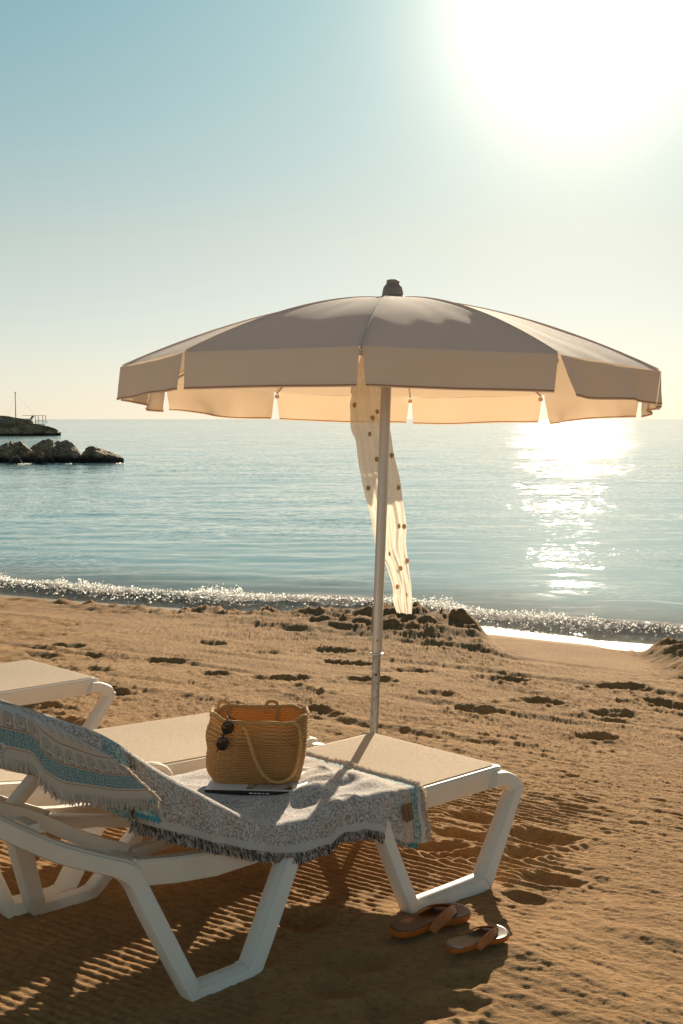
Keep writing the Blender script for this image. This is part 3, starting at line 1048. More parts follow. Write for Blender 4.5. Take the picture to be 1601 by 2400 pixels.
towel = empty('beach_towel', (-.360, 4.012, 0), TH)
tag(towel, 'grey paisley towel with turquoise bands and fringes draped over the lounger', 'towel')
X0, X1 = .538, -1.25
n, m = 300, 170
xs = np.linspace(X0, X1, n)
ov = np.zeros((n, m))
hang_x = np.maximum(.02, interp_s(xs, TX, TZ) + .006 - interp_s(xs, HX, HZ, .02))
tt = np.linspace(0, 1, m)
Tm = tt[None] * (.685 + hang_x[:, None] + .015)
Xm = np.repeat(xs[:, None], m, 1)
# let the foot edge waver, and pull the near foot corner back and down
Xm = Xm + (.006 * np.sin(Tm * 23) + .004 * vnoise(Tm * 30, Tm * 0, 411)) * smooth(.35, .52, Xm)
P, _ = towel_pt(Xm, Tm)
arc = np.concatenate([[0], np.cumsum(np.hypot(np.diff(xs), np.diff(interp_s(xs, TX, TZ))))])
UVm = np.stack([np.repeat(arc[:, None], m, 1), (Tm[:, -1:] - Tm)], -1)
cloth = obj('cloth', grid_mesh('cloth', P, UVm), towel_m, towel, None)
md = cloth.modifiers.new('thickness', 'SOLIDIFY'); md.thickness = .0035; md.offset = -1

# an under layer that shows below the first hem
n2, m2 = 220, 12
xs2 = np.linspace(.36, -.62, n2)
P2 = np.zeros((n2, m2, 3)); UV2 = np.zeros((n2, m2, 2))
h2 = np.maximum(.02, interp_s(xs2, TX, TZ) + .006 - interp_s(xs2, HX, HZ, .02))
for j in range(m2):
    t = .685 + h2 * (.6 + .0 * j) + (h2 * .4 + .030) * j / (m2 - 1)
    p, _ = towel_pt(xs2, t, -.009)
    P2[:, j] = p
    UV2[:, j, 0] = xs2 + 2; UV2[:, j, 1] = .03 * (1 - j / (m2 - 1))
obj('under_hem', grid_mesh('under_hem', P2, UV2), towel_m, towel, None)


def edge_fringe(name, P_edge, mat, count, length, down=(0, -.25, -1), width=.0022):
    k = np.linspace(0, len(P_edge) - 1.001, count)
    i = k.astype(int); fr = (k - i)[:, None]
    pts = P_edge[i] * (1 - fr) + P_edge[i + 1] * fr
    o = obj(name, fringe_mesh(name, pts, [down] * count, length, width), mat, towel, smooth=False)
    tag(o, kind='stuff')
    return o


hemline = P[:, -1]
sel = (xs < .30) & (xs > -.64)
edge_fringe('fringe', hemline[sel], fringe_d, 1500, .014, (0, -.5, -.85))
edge_fringe('fringe', P2[:, -1], fringe_d, 1500, .019, (.0, -.25, -1))
sel2 = (xs >= .30) & (xs < .47)
edge_fringe('fringe', hemline[sel2], fringe_d, 200, .016)
edge_fringe('fringe', P[6:16, -1], fringe_t, 45, .018)
# white tufted fringe of the foot end, in three ragged rows
for r_, dx in ((0, .0), (2, .004)):
    e = P[r_].copy(); e[:, 2] += .002
    k = np.linspace(0, m - 1.001, 900); i = k.astype(int)
    pts = e[i]
    dirs = []
    for q in pts:
        side = q[1] < -.33
        dirs.append((1.0, -.15 if side else 0, -.25 if side else .28) if r_ == 0 else (.8, -.6 if side else 0, .1 if side else .8))
    o = obj('fringe', fringe_mesh('fringe', pts, dirs, .017, .0022), fringe_l, towel, smooth=False)
    tag(o, kind='stuff')

# the folded end hanging over the side of the backrest
FXl = [-1.25, -1.05, -.98, -.935, -.915, -.86, -.74, -.655]
FHm = [.86, .788, .762, .745, .700, .656, .604, .585]
n3, m3 = 150, 70
xs3 = np.linspace(-.648, -1.25, n3)
P3 = np.zeros((n3, m3, 3)); UV3 = np.zeros((n3, m3, 2))
top3 = interp_s(xs3, TX, TZ) + .013
hem3 = interp_s(xs3, FXl, FHm, .012)
for j in range(m3):
    f_ = j / (m3 - 1)
    z = top3 + (hem3 - top3) * f_
    roll = smooth(0, .18, np.full(n3, f_))
    skew = (1 - f_) * .0 + .05 * smooth(.25, 1, np.full(n3, f_)) * smooth(-.8, -.64, xs3) * 0
    y = -.306 - .084 * roll - roll * (.010 * np.sin(xs3 * 27 + 1.0) * f_ + .012 * f_)
    z = z + .004 * (1 - roll)
    P3[:, j, 0] = xs3 + .15 * (f_ - .5) * smooth(-.90, -.648, xs3)
    P3[:, j, 1] = y; P3[:, j, 2] = z
    UV3[:, j, 0] = -xs3; UV3[:, j, 1] = (top3 - hem3) * (1 - f_)
flap_m, fuv, fu, fv = pattern_mat('towel_border')
fz = flap_m.noise(fuv, 240, 2, .6)
wob = (flap_m.noise(fuv, 55, 2) - .5) * .010
# medallions
wob2 = (flap_m.noise(fuv, 130, 2) - .5) * .010
mc = (fu / .036).fract() - .5
med = ((mc * mc * (.036 / .0125) ** 2) + ((fv - .168 - mc * .012) / .029) * ((fv - .168 - mc * .012) / .029)).sqrt() + wob * 16.0 + wob2 * 22.0
mrim = (((med * 3.2).fract() - .5).abs().lt(.2)) * med.lt(1.0)
cm = flap_m.mix(mrim * .6, CREAM, (.42, .29, .21))
cm = flap_m.mix(med.lt(.42) * .35, cm, (.50, .38, .29))
# paisley row: comma shapes
pc = (fu / .034).fract() - .5
pv = (fv - .102) / .022
pd = ((pc * 2.1 + pv * .45) * (pc * 2.1 + pv * .45) + (pv - pc * 1.7) * (pv - pc * 1.7) * .55).sqrt() + wob * 22.0 + wob2 * 24.0
pq = pc * 2.2 + pd * .42
pw = pv + pd * .38
pd = (pq * pq + pw * pw).sqrt() + wob2 * 12.0
prim = (((pd * 2.7).fract() - .5).abs().lt(.2)) * pd.lt(1.05)
cp = flap_m.mix(prim * .62, (.66, .59, .51), DARK)
# turquoise row
tcx = ((fu + fv * .8) / .024).fract() - .5
td = (tcx * tcx * 3.2 + ((fv - .054) / .022) * ((fv - .054) / .022)).sqrt() + wob * 26.0
trim_ = ((((td + wob2 * 30.0) * 2.6).fract() - .5).abs().lt(.16))
ctq = flap_m.mix(trim_ * .85, TURQ, (.56, .60, .55))
cf = flap_m.mix(fv.band(.034, .074), CREAM, ctq)
cf = flap_m.mix(fv.band(.027, .0295), cf, (.45, .27, .16))
cf = flap_m.mix(fv.band(.076, .079), cf, BROWN)
cf = flap_m.mix(fv.band(.080, .126), cf, cp)
cf = flap_m.mix(fv.band(.128, .131), cf, BROWN)
cf = flap_m.mix(fv.gt(.132), cf, cm)
flap_m.set('Base Color', flap_m.mix(fz.step(.4, .8) * .25, cf, (.45, .38, .33)))
flap_m.set('Sheen Weight', .25)
flap_m.bump(fz, .4, .002)
flap_m.translucent(.15, cf)
flap = obj('folded_end', grid_mesh('folded_end', P3, UV3), flap_m, towel, None)
md = flap.modifiers.new('thickness', 'SOLIDIFY'); md.thickness = .0035; md.offset = 1
edge_fringe('fringe', P3[:, -1], fringe_l, 900, .026, (0, -.15, -1))
edge_fringe('fringe', P3[0, 20:], fringe_l, 160, .016, (1, -.2, -.5))
edge_fringe('fringe', P3[2:8, -1], fringe_t, 30, .016)
# a turned-out corner beside it
pc_ = np.zeros((16, 10, 3)); uvc = np.zeros((16, 10, 2))
for i in range(16):
    for j in range(10):
        a, b = i / 15, j / 9
        pc_[i, j] = (-.655 + .075 * a + .02 * b, -.385 - .012 * math.sin(3 * a) - .014 * b, .655 - .055 * a - .10 * b * (1 - .25 * a))
        uvc[i, j] = (1.24 + .05 * b, .03 + a * .08)
obj('turned_corner', grid_mesh('turned_corner', pc_, uvc), towel_m, towel, None)
edge_fringe('fringe', pc_[-1], fringe_l, 90, .02, (.6, -.3, -.6))
edge_fringe('fringe', pc_[:, -1], fringe_t, 36, .016, (.2, -.3, -.8))
# leather patch with stamped lettering
leather = Mat('leather_patch', rough=.6)
ln = leather.noise(leather.co('Object'), 120, 4)
leather.set('Base Color', leather.mix(ln, (.20, .105, .035), (.28, .155, .055)))
leather.bump(ln, .3, .002)
patch = obj('leather_patch', box('leather_patch', (.036, .003, .056), (0, 0, 0), .004), leather, towel)
patch.location = (.432, -.3835, .322); patch.rotation_euler = (R(-7), R(-8), R(1))
stamp = Mat('stamped_ink', rough=.7, color=(.07, .03, .012))
for i_, (w_, h_) in enumerate(((.006, .004), (.007, .003), (.005, .004), (.007, .004), (.006, .003), (.007, .004), (.006, .004))):   # worn, unreadable stamp
    obj('stamp_mark', box('stamp_mark', (w_, .0006, h_), (0, -.0017, .018 - i_ * .0060), 0), stamp, patch)

# ------------------------------------------------------------------ magazine under the bag
paper_w = Mat('cover_paper', rough=.3)
cvx, cvy, cvz = paper_w.sep(paper_w.co('Object'))
ph = paper_w.noise(paper_w.co('Object'), 9, 3, .6, .5)
pic = cvx.band(-.03, .12, .002) * cvy.band(-.10, .09, .002)
cc = paper_w.mix(pic, (.82, .80, .77), paper_w.mix(ph.step(.45, .55), (.06, .045, .035), (.55, .47, .38)))
paper_w.set('Base Color', cc)
spine_m = Mat('spine_dark', rough=.4, color=(.022, .016, .01))
page_m = Mat('page_edges', rough=.9, color=(.72, .69, .63))
BKZ = .379
mag = empty('magazine', (-.275, 4.142, BKZ), R(-4.5))
tag(mag, 'white covered magazine with a dark spine lying under the straw bag', 'magazine')
obj('cover', box('cover', (.325, .232, .0016), (0, 0, .0158), .0006), paper_w, mag)
obj('back_cover', box('back_cover', (.325, .232, .0016), (0, 0, .0008), .0006), spine_m, mag)
obj('pages', box('pages', (.318, .226, .0126), (0, .001, .0083), .0005), page_m, mag)
spn = obj('spine', box('spine', (.325, .0018, .0166), (0, -.1172, .0083), .0006), spine_m, mag)
for i, w_ in enumerate((.012, .008, .014, .006, .011)):       # unreadable line of print on the spine
    obj('print_mark', box('print_mark', (w_, .0006, .0035), (-.01 + i * .0135, -.1183, .0083), 0), paper_w, spn)

# ------------------------------------------------------------------ straw bag
jute = Mat('jute_braid', rough=.75)
ju, jv, _ = jute.sep(jute.node('UVMap').outputs[0])
row = jv.fract()
chev = ((ju * 46.0 + (row - .5).abs() * 2.0) * 6.283).sin() * .5 + .5
jn = jute.noise(jute.co('Object'), 300, 3, .7)
jn2 = jute.noise(jute.co('Object'), 12, 3)
jc = jute.mix((chev * .5 + jn * .6 - .1).step(.2, .8), (.44, .215, .06), (.88, .57, .25))
jc = jute.mix(jn2.step(.4, .7) * .35, jc, (.66, .36, .115))
jc = jute.mix((row - .5).abs().step(.36, .5) * .75, jc, (.16, .065, .015))
jute.set('Base Color', jc)
jb = jute.bump(chev * .7 + jn * .5, .8, .004)
jute.translucent(.24, (.9, .5, .16))
braid = Mat('jute_rope', rough=.8)
bn = braid.noise(braid.co('Object'), 260, 3, .7)
braid.set('Base Color', braid.mix(bn.step(.3, .7), (.38, .18, .05), (.78, .47, .18)))
braid.bump(bn, .7, .003)

BAG = Vector((-.283, 4.168, BKZ + .0168))
bag = empty('straw_bag', BAG, R(2))
tag(bag, 'honey coloured braided straw tote bag standing on the magazine', 'bag')
ROWS, SEG = 24, 120


def bag_pt(a, h, inset=0.0):
    """a: angle round the bag, h: 0..1 height."""
    e = .42
    ca, sa = math.cos(a), math.sin(a)
    sx = math.copysign(abs(ca) ** e, ca); sy = math.copysign(abs(sa) ** (e + .25), sa)
    W = .142 + .026 * h ** .8 + .010 * math.sin(math.pi * min(1, h * 1.15))
    D = .066 + .018 * h + .010 * math.sin(math.pi * h)
    W -= inset; D -= inset
    x = sx * W; y = sy * D
    # slouch
    x += -.010 * math.sin(h * 5.5) * (1 if ca < 0 else .4) - .006 * math.sin(h * 11) * (1 if ca < 0 else 0)
    y += .010 * h * math.sin(a * 1 + .4) * 0 + .006 * math.sin(3 * a + h * 4) * h
    rim = .222 + .012 * math.cos(2 * a) * 0
    front = max(0, -sa)
    dip = .026 * front * math.exp(-((ca - .15) / .55) ** 2) - .010 * max(0, -ca) * front
    z = h * (rim - dip * h ** 1.5) + .0
    z += (.004 * math.sin(4 * a + 1) + .004 * math.sin(7 * a)) * h ** 2
    return Vector((x, y, z))


rings, uvs = [], []
sub = 5
for r in range(ROWS * sub + 1):
    h = r / (ROWS * sub)
    rc_ = h * ROWS if h < .65 else .65 * ROWS + (h - .65) * ROWS * .62
    fr = rc_ % 1.0
    big = h > .64
    bul = (.0052 if big else .0024) * (math.sin(math.pi * fr) if True else 0)
    ring, uvr = [], []
    for j in range(SEG + 1):
        a = 2 * math.pi * j / SEG
        p = bag_pt(a, h)
        nrm = Vector((p.x / .16 ** 2, p.y / .09 ** 2, 0)).normalized()
        wob_ = .0028 * mnoise.noise(Vector((a * 4, h * 30, 1.7))) + .010 * h * (1 - .5 * h) * mnoise.noise(Vector((math.cos(a) * 1.6, math.sin(a) * 1.6, h * 3.1 + 4)))
        ring.append(p + nrm * (bul + wob_ - (.004 if abs(h - .645) < .012 else 0)))
        uvr.append((j / SEG, rc_))
    rings.append(ring); uvs.append(uvr)
# roll over the rim and go down inside
for h, ins in ((1.012, .004), (1.0, .0105), (.97, .012), (.6, .014), (.2, .014), (.05, .014)):
    ring, uvr = [], []
    for j in range(SEG + 1):
        a = 2 * math.pi * j / SEG
        p = bag_pt(a, min(h, 1.0), ins)
        if h > 1: p.z += .004
        ring.append(p); uvr.append((j / SEG, h * ROWS))
    rings.append(ring); uvs.append(uvr)
body_o = obj('body', grid_mesh('body', np.array([[tuple(p) for p in r] for r in rings]), uvs), jute, bag, None)
bot = loft('bottom', [[tuple(bag_pt(2 * math.pi * j / 60, 0, .001)) for j in range(60)], [tuple(bag_pt(2 * math.pi * j / 60, 0, .001) + Vector((0, 0, .006))) for j in range(60)]])
obj('bottom', bot, jute, bag)


def rope(path, rad, turns_per_m=90, strands=3):
    """Twisted rope: the radius of the sweep carries the strands."""
    path = [Vector(p) for p in path]
    L_ = [0]
    for a, b in zip(path[:-1], path[1:]): L_.append(L_[-1] + (b - a).length)
    rings = tube_rings(path, rad, 12)
    for i, rg in enumerate(rings):
        c_ = path[i]
        for j in range(12):
            th = 2 * math.pi * j / 12 + L_[i] * turns_per_m
            rg[j] = c_ + (rg[j] - c_) * (1 + .22 * abs(math.sin(strands * th / 2)) - .1)
    return loft('rope', rings)


rimp = [bag_pt(2 * math.pi * j / 110, 1.0, .004) + Vector((0, 0, .004)) for j in range(111)]
obj('rim', rope(rimp, .0058, 110), braid, bag)
yF = -.102
hp = catmull([(-.045, -.075, .185), (-.044, -.098, .199), (-.030, -.112, .186), (-.012, yF - .004, .12), (.012, yF + .006, .055), (.045, yF + .012, .018), (.085, yF + .014, .013), (.122, yF + .016, .04), (.140, yF + .014, .10), (.146, yF - .002, .16), (.140, -.098, .196), (.124, -.085, .208), (.118, -.07, .19)], 7)
obj('handle', rope(hp, .0056, 120), braid, bag)
for x0 in (-.118, .045):
    hp = catmull([(x0 - .016, .078, .205), (x0 - .016, .084, .228), (x0 - .008, .087, .240), (x0 + .012, .087, .242), (x0 + .022, .080, .232), (x0 + .022, .062, .20), (x0 + .02, .05, .12)], 6)
    obj('handle', rope(hp, .0056, 120), braid, bag)

# ------------------------------------------------------------------ sunglasses hooked over the bag's rim
acet = Mat('tortoise_acetate', rough=.12)
an_ = acet.noise(acet.co('Object'), 60, 2, .5, .4)
acet.set('Base Color', acet.mix(an_.step(.45, .6), (.010, .006, .004), (.06, .028, .010)))
lens_m = Mat('brown_lens', rough=.03, color=(.05, .025, .012), Transmission_Weight=.35, IOR=1.5)
glasses = empty('sunglasses', BAG + Vector((-.096, -.118, .175)), rot=(R(4), R(-72), R(6)))
glasses.scale = (.84, .84, .84)
tag(glasses, 'round dark tortoiseshell sunglasses hanging from the front of the straw bag', 'sunglasses')
for s_ in (-1, 1):
    ringp = [(s_ * .033 + .0245 * math.cos(t * 2 * math.pi / 28), 0, .023 * math.sin(t * 2 * math.pi / 28)) for t in range(29)]
    obj('lens_rim', tube('lens_rim', ringp, .0027, 8, ref=(0, 1, 0)), acet, glasses)
    obj('lens', lathe('lens', [(.0005, .0022), (.010, .0018), (.018, .0008), (.0235, -.0008), (.0235, -.0022), (.010, .0002), (.0005, .0006)], 28, Matrix.Translation((s_ * .033, 0, 0)) @ Matrix.Rotation(R(90), 4, 'X')), lens_m, glasses)
    tp = catmull([(s_ * .056, .0, .010), (s_ * .066, .004, .012), (s_ * .068, .03 if s_ > 0 else .012, .010), (s_ * (.066 if s_ > 0 else .03), .045 if s_ > 0 else .010, .006), (s_ * (.060 if s_ > 0 else -.02), .052 if s_ > 0 else .012, -.03 if s_ > 0 else .004)], 6)
    obj('temple', tube('temple', tp, .0026, 8), acet, glasses)
obj('bridge', tube('bridge', catmull([(-.011, 0, .006), (-.005, -.001, .011), (.005, -.001, .011), (.011, 0, .006)], 5), .0026, 8), acet, glasses)

# ------------------------------------------------------------------ leather flip-flops
tan = Mat('tan_leather', rough=.42)
tn = tan.noise(tan.co('Object'), 30, 4)
tan.set('Base Color', tan.mix(tn, (.44, .11, .014), (.58, .17, .026)))
tan.bump(tan.noise(tan.co('Object'), 200, 3), .15, .001)
foot_a = Mat('footbed_worn', rough=.38)
tn = foot_a.noise(foot_a.co('Object'), 14, 4)
foot_a.set('Base Color', foot_a.mix(tn.step(.35, .65), (.13, .034, .006), (.19, .058, .012)))
foot_b = Mat('footbed_polished', rough=.22)
tn = foot_b.noise(foot_b.co('Object'), 14, 4)
foot_b.set('Base Color', foot_b.mix(tn.step(.35, .65), (.13, .075, .045), (.20, .12, .075)))
OUT = [(-.135, .0), (-.128, .024), (-.105, .036), (-.06, .036), (-.01, .034), (.04, .044), (.085, .050), (.118, .040), (.134, .014), (.134, -.012), (.118, -.036), (.085, -.046), (.04, -.041), (-.01, -.032), (-.06, -.035), (-.105, -.036), (-.128, -.024)]


def slipper(loc, rot, mat_bed, label, scale, mirror):
    root = empty('flip_flop', loc, rot=rot)
    root.scale = (scale, scale * mirror, scale * .85)
    tag(root, label, 'flip-flop', 'pair of leather flip-flops on the sand')
    o_ = catmull([OUT[-1]] + OUT + [OUT[0], OUT[1]], 4)[4:-4]
    o_ = o_[:len(OUT) * 4]
    cxm = 0.0
    def prof(x): return .004 * math.cos(x * 18) + .010 * smooth(-.05, -.13, x) * 1.0 + .004
    def layer(z0, k, follow=True):
        return [(p[0] * k, p[1] * k, z0 + float(prof(p[0]))) for p in o_]
    obj('sole', loft('sole', [layer(-.022, .965), layer(-.020, .985), layer(-.002, 1.0), layer(.0, .985)]), tan, root)
    # dished footbed
    rings = []
    for k, dz in ((.985, .0005), (.95, .0030), (.9, .0028), (.7, .0), (.4, -.0015), (.1, -.002), (.01, -.002)):
        rings.append([(p[0] * k, p[1] * k, dz + float(prof(p[0] * k))) for p in o_])
    obj('footbed', loft('footbed', rings), mat_bed, root)
    for s_ in (1, -1):
        pth = catmull([(.092, .002 * s_, .006), (.086, .006 * s_, .014), (.060, .021 * s_, .022), (.024, .037 * s_, .020), (-.008, .044 * s_, .008), (-.026, .043 * s_, -.012)], 6)
        rr = []
        for i, q in enumerate(pth):
            t = i / (len(pth) - 1)
            w = .005 + .009 * math.sin(math.pi * min(1, t * .9)) + .004 * t
            q = Vector(q)
            tg = Vector(pth[min(i + 1, len(pth) - 1)]) - Vector(pth[max(i - 1, 0)])
            tg.normalize()
            up = Vector((0, s_ * .75, .65)); up = (up - tg * up.dot(tg)).normalized()
            sd = tg.cross(up)
            rr.append([q + sd * w - up * .0012, q + sd * w + up * .0012, q - sd * w + up * .0012, q - sd * w - up * .0012])
        obj('strap', loft('strap', rr), tan, root)
    obj('toe_post', tube('toe_post', [(.094, 0, .0), (.093, 0, .012), (.089, 0, .014)], [.005, .0042, .006], 8), tan, root)
    return root


def g(x, y): return ground_at(x, y)
slipper((.272, 3.772, g(.272, 3.772) + .030), (R(4), R(-3), R(33)), foot_a, 'dark brown leather flip-flop lying in the shade by the lounger leg', 1.08, 1)
slipper((.400, 3.625, g(.400, 3.625) + .034), (R(9), R(-4), R(30)), foot_b, 'tan leather flip-flop with a shiny footbed, its strap standing up', .80, -1)

# ------------------------------------------------------------------ beach umbrella
cloth_u = Mat('umbrella_cloth', rough=.85)
uu = cloth_u.co('Object')
ux, uy, uz = cloth_u.sep(uu)
wn = cloth_u.noise(uu, 700, 2, .6)
wn2 = cloth_u.noise(uu, 4, 4, .6)
cu_c = cloth_u.mix(wn2.step(.3, .75) * .35, (.88, .80, .715), (.82, .73, .64))
cloth_u.set('Base Color', cu_c)
cloth_u.set('Sheen Weight', .2)
ub = cloth_u.bump(wn + wn2 * .6, .25, .002)
cloth_u.translucent(.34, (.84, .61, .40), ub)
trim_m = Mat('orange_piping', rough=.8, color=(.46, .20, .07))
alu = Mat('aluminium_tube', rough=.38, color=(.58, .55, .52), Metallic=.75)
aln = alu.noise(alu.co('Object', (1, 1, .05)), 60, 4)
alu.set('Roughness', .3 + aln * .2)
zinc = Mat('galvanised_tube', rough=.5, Metallic=.7)
zn = zinc.noise(zinc.co('Object'), 40, 4, .7)
zinc.set('Base Color', zinc.mix(zn.step(.35, .7), (.30, .30, .29), (.52, .51, .48)))
capm = Mat('taupe_plastic', rough=.6, color=(.34, .25, .195))
holem = Mat('dark_hole', rough=.9, color=(.012, .01, .008))
steel = Mat('bolt_steel', rough=.35, color=(.3, .2, .14), Metallic=.9)

PB = Vector((.118, 4.975, 0)); PT = Vector((.187, 5.0, 2.05))
gz = ground_at(PB.x, PB.y)
umb = empty('beach_umbrella', (PB.x, PB.y, gz))
tag(umb, 'cream beach umbrella with a scalloped skirt on an aluminium pole', 'umbrella')
ROOT = Vector((PB.x, PB.y, gz))
def rl(p): return Vector(p) - ROOT
def onpole(z): return PB + (PT - PB) * (z / PT.z)
ax = (PT - PB).normalized()
C0 = Vector((.195, 5.0, 1.768)); NN = Vector((.020, .057, 1)).normalized()
E1 = (Vector((1, 0, 0)) - NN * NN.x).normalized(); E2 = NN.cross(E1)
RR, T0, RISE = 1.048, -.128, .304
def corner(k, r=RR):
    th = T0 + k * math.pi / 5
    return (E1 * math.sin(th) - E2 * math.cos(th)) * r
insets = {0: (.010, .014), 1: (.055, .006), 2: (.014, .02), 3: (.02, .014), 4: (.02, .01), 5: (.01, .02), 6: (.02, .03), 7: (.03, .014), 8: (.01, .006), 9: (.006, .004)}
wave_a = [.004, .018, .016, .016, .010, .008, .018, .022, .006, .003]
for k in range(10):
    A, B = corner(k), corner(k + 1)
    nr, nt_ = 26, 22
    P = np.zeros((nr, nt_, 3))
    for i in range(nr):
        r = .04 + .96 * i / (nr - 1)
        for j in range(nt_):
            t = j / (nt_ - 1)
            e = A.lerp(B, t) * r
            sag = .020 * 4 * t * (1 - t) * r ** 1.6 * (1.25 - r)
            pucker = .004 * mnoise.noise(Vector((k * 3.3 + t * 5, r * 4, 0))) * r + .0022 * math.exp(-min(t, 1 - t) / .07) * math.sin(r * 60 + k) * mnoise.noise(Vector((k * 7.1, r * 9, t * 2))) * r
            rim = -.002 * smooth(.95, 1.0, r)
            P[i, j] = rl(C0 + e + NN * (RISE * (1 - r ** 1.68) - sag + pucker + float(rim)))
    pan = obj('canopy_panel', grid_mesh('canopy_panel', P), cloth_u, umb, None)
    # the skirt flap below this panel
    nv, nh = 12, 34
    V_ = np.zeros((nv, nh, 3))
    il, ir = insets[k]
    outw = (A + B).normalized()
    tw = (B - A); Lw = tw.length; tw.normalize()
    for i in range(nv):
        d = i / (nv - 1)
        for j in range(nh):
            t = j / (nh - 1)
            s0 = .004 + il * d ** 1.2; s1 = Lw - .004 - ir * d ** 1.2
            p = A + tw * (s0 + (s1 - s0) * t)
            wv_ = wave_a[k] * d * math.sin(t * (9 + 2 * (k % 3)) + k * 1.7) + .5 * wave_a[k] * d * mnoise.noise(Vector((t * 7 + k * 9, d * 2, 3)))
            droop = .126 + .006 * math.sin(t * 5 + k) * (wave_a[k] / .01) * .6
            V_[i, j] = rl(C0 + p + outw * (.004 + .010 * d + wv_) - NN * (.001 + droop * d) + Vector((0, 0, -.002)))
    val = obj('valance', grid_mesh('valance', V_), cloth_u, umb, None)
    tp = [Vector(V_[-1, j]) + Vector((0, 0, .006)) for j in range(nh)]
    obj('piping', tube('piping', tp, .0019, 6), trim_m, val)
    # rib, strut and the pocket at its tip
    rp_ = [C0 + corner(k, RR * r) + NN * (RISE * (1 - r ** 1.68) - .014) for r in np.linspace(.03, .985, 14)]
    obj('rib', tube('rib', [rl(p) for p in rp_], .005, 6), steel if False else alu, umb)
    st = rp_[6]
    obj('strut', tube('strut', [rl(st - NN * .004), rl(onpole(1.84) + corner(k, .028))], .004, 6), alu, umb)
    tipM = Matrix.Translation(rl(C0 + corner(k, RR * .985) + NN * (-.022)))
    obj('rib_tip', lathe('rib_tip', [(.003, -.009), (.009, -.008), (.011, 0), (.009, .008), (.003, .009)], 10, tipM), cloth_u, umb)
    # seam over the rib
    sm = [C0 + corner(k, RR * r) + NN * (RISE * (1 - r ** 1.68) + .0012) for r in np.linspace(.05, .995, 16)]
    obj('seam', tube('seam', [rl(p) for p in sm], .0022, 5), cloth_u, umb)
axM = Matrix.Translation(rl(C0 + NN * (RISE - .002))) @ NN.to_track_quat('Z', 'Y').to_matrix().to_4x4()
obj('finial', lathe('finial', [(.0, .076), (.022, .0755), (.0255, .073), (.026, .060), (.030, .056), (.037, .046), (.041, .028), (.0425, .014), (.048, .009), (.0485, .004), (.020, .003)], 32, axM), capm, umb)
fl = []
for r_, z_ in ((.018, .0035), (.040, .0035), (.060, -.001), (.072, -.008), (.070, -.010), (.045, -.001), (.018, .0)):
    fl.append([(r_ * math.cos(2 * math.pi * j / 40) * (1 + .05 * math.cos(10 * math.pi * j / 20)), r_ * math.sin(2 * math.pi * j / 40) * (1 + .05 * math.cos(10 * math.pi * j / 20)), z_) for j in range(40)])
me = loft('vent_collar', fl); me.transform(axM)
obj('vent_collar', me, cloth_u, umb)
obj('pole', tube('pole', [rl(onpole(z)) for z in (.665, 1.0, 1.5, 2.06)], .0205, 24), alu, umb)
obj('lower_pole', tube('lower_pole', [rl(onpole(z)) for z in (-.45, .2, .665)], .0165, 24), zinc, umb)
cM = Matrix.Translation(rl(onpole(.668))) @ ax.to_track_quat('Z', 'Y').to_matrix().to_4x4()
obj('collar', lathe('collar', [(.0208, .003), (.0265, .002), (.027, -.003), (.0208, -.004)], 28, cM), alu, umb)
obj('runner', lathe('runner', [(.0215, .03), (.032, .026), (.032, -.024), (.0215, -.03)], 24, Matrix.Translation(rl(onpole(1.84))) @ ax.to_track_quat('Z', 'Y').to_matrix().to_4x4()), capm, umb)
for z_, r_, mt, nm in ((.722, .0045, steel, 'bolt'), (.585, .0045, holem, 'peg_hole')):
    q = onpole(z_) + Vector((0, -(.0205 if z_ > .66 else .0165), 0))
    obj(nm, lathe(nm, [(.0005, .0014), (r_, .0012), (r_, -.001)], 12, Matrix.Translation(rl(q)) @ Matrix.Rotation(R(90), 4, 'X')), mt, umb)
obj('latch', tube('latch', [rl(onpole(.86) + Vector((-.0225, 0, 0))), rl(onpole(.75) + Vector((-.0225, 0, 0)))], .003, 6), capm, umb)

# ------------------------------------------------------------------ scarf hanging from the umbrella
gauze = Mat('scarf_gauze', rough=.9)
gq = gauze.node('UVMap').outputs[0]
gm = gauze.node('Mapping'); gm.inputs['Scale'].default_value = (30, 3, 1)
gauze.nt.links.new(gq, gm.inputs[0])
gn = gauze.noise(gm.outputs[0], 2.0, 5, .6, .6)
gauze.set('Base Color', gauze.mix(gn.step(.4, .7) * .4, (.80, .75, .67), (.66, .60, .50)))
gb = gauze.bump(gn, .3, .004)
gmix = gauze.translucent(.48, (.86, .79, .67), gb)
gt_ = gauze.node('BsdfTransparent')
gms = gauze.node('MixShader'); gms.inputs[0].default_value = .14
gauze.nt.links.new(gmix.outputs[0], gms.inputs[1]); gauze.nt.links.new(gt_.outputs[0], gms.inputs[2])
gauze.nt.links.new(gms.outputs[0], gauze.out.inputs['Surface'])
dotm = Mat('dot_thread', rough=.9, color=(.62, .48, .29))
dotm.translucent(.45, (.64, .47, .27))
zs_ = [1.93, 1.717, 1.5, 1.359, 1.218, 1.112, 1.006, .92, .84, .815]
xl_ = [.105, .033, .052, .072, .108, .134, .178, .198, .212, .228]
xr_ = [.175, .155, .198, .232, .256, .267, .276, .282, .286, .278]


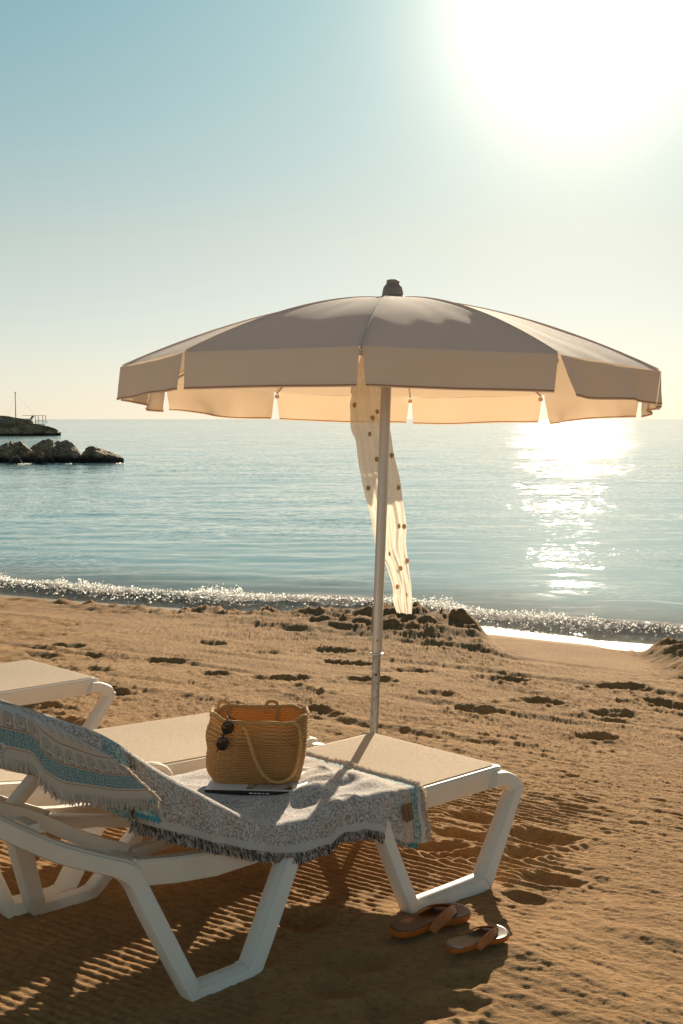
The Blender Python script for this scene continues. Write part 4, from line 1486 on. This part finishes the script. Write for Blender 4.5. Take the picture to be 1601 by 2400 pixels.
def scarf_pt(w, z):
    l = interp_s(z, zs_[::-1], xl_[::-1], .03); r_ = interp_s(z, zs_[::-1], xr_[::-1], .03)
    l = l + .011 * vnoise(z * 14, z * 0, 501) * (z < 1.7); r_ = r_ + .010 * vnoise(z * 11, z * 0 + 7, 502) * (z < 1.7)
    x = l + (r_ - l) * w
    dn_ = smooth(1.95, 1.6, z)
    y = 5.068 + dn_ * (.010 * np.sin(w * 15 + z * 2.5 + 2 * vnoise(z * 5, w * 3, 505)) + .006 * np.sin(w * 31 - z * 4 + 1) + .02 * np.sin(w * 3.1 + z * 3) + .010 * fbm(w * 5, z * 9, 3, 507))
    return np.stack([x, y, z], -1)


scarf = empty('scarf', (.15, 5.07, .82))
tag(scarf, 'sheer cream scarf with ochre dots hanging from the umbrella pole', 'scarf')
SR = np.array([.15, 5.07, .82])
n5, m5 = 110, 44
Zg, Wg = np.meshgrid(np.linspace(1.93, .817, n5), np.linspace(0, 1, m5), indexing='ij')
P5 = scarf_pt(Wg, Zg) - SR
obj('gauze', grid_mesh('gauze', P5, np.stack([Wg, Zg], -1)), gauze, scarf, None)
knot = [Vector(onpole(1.90)) + Vector((.030 * math.cos(t * 2 * math.pi / 24), .030 * math.sin(t * 2 * math.pi / 24) + .004, .006 * math.sin(t))) - Vector(SR) for t in range(25)]
obj('knot', join('knot', [tube('k', knot, .011, 10), tube('k2', [Vector((.145, 5.035, 1.905)) - Vector(SR), Vector((.14, 5.06, 1.92)) - Vector(SR), Vector((.138, 5.068, 1.88)) - Vector(SR)], [.012, .02, .03], 10)]), gauze, scarf)
for w, z in ((.14, 1.655), (.85, 1.63), (.66, 1.605), (.45, 1.54), (.92, 1.455), (.12, 1.325), (.92, 1.325), (.78, 1.17), (.93, 1.168), (.5, 1.44), (.4, 1.06), (.95, 1.03), (.25, .925), (.72, .892), (.3, 1.25), (.6, 1.0)):
    c_ = scarf_pt(np.array([w]), np.array([z]))[0]
    d_ = scarf_pt(np.array([min(1, w + .04)]), np.array([z]))[0] - scarf_pt(np.array([max(0, w - .04)]), np.array([z]))[0]
    d_ = Vector(d_).normalized(); nn_ = d_.cross(Vector((0, 0, 1))).normalized()
    M_ = Matrix.Translation(Vector(c_ - SR) + nn_ * .0012) @ nn_.to_track_quat('Z', 'Y').to_matrix().to_4x4()
    obj('dot', lathe('dot', [(.0004, .0008), (.0095, .0007), (.0105, 0), (.0095, -.0003)], 14, M_), dotm, scarf)
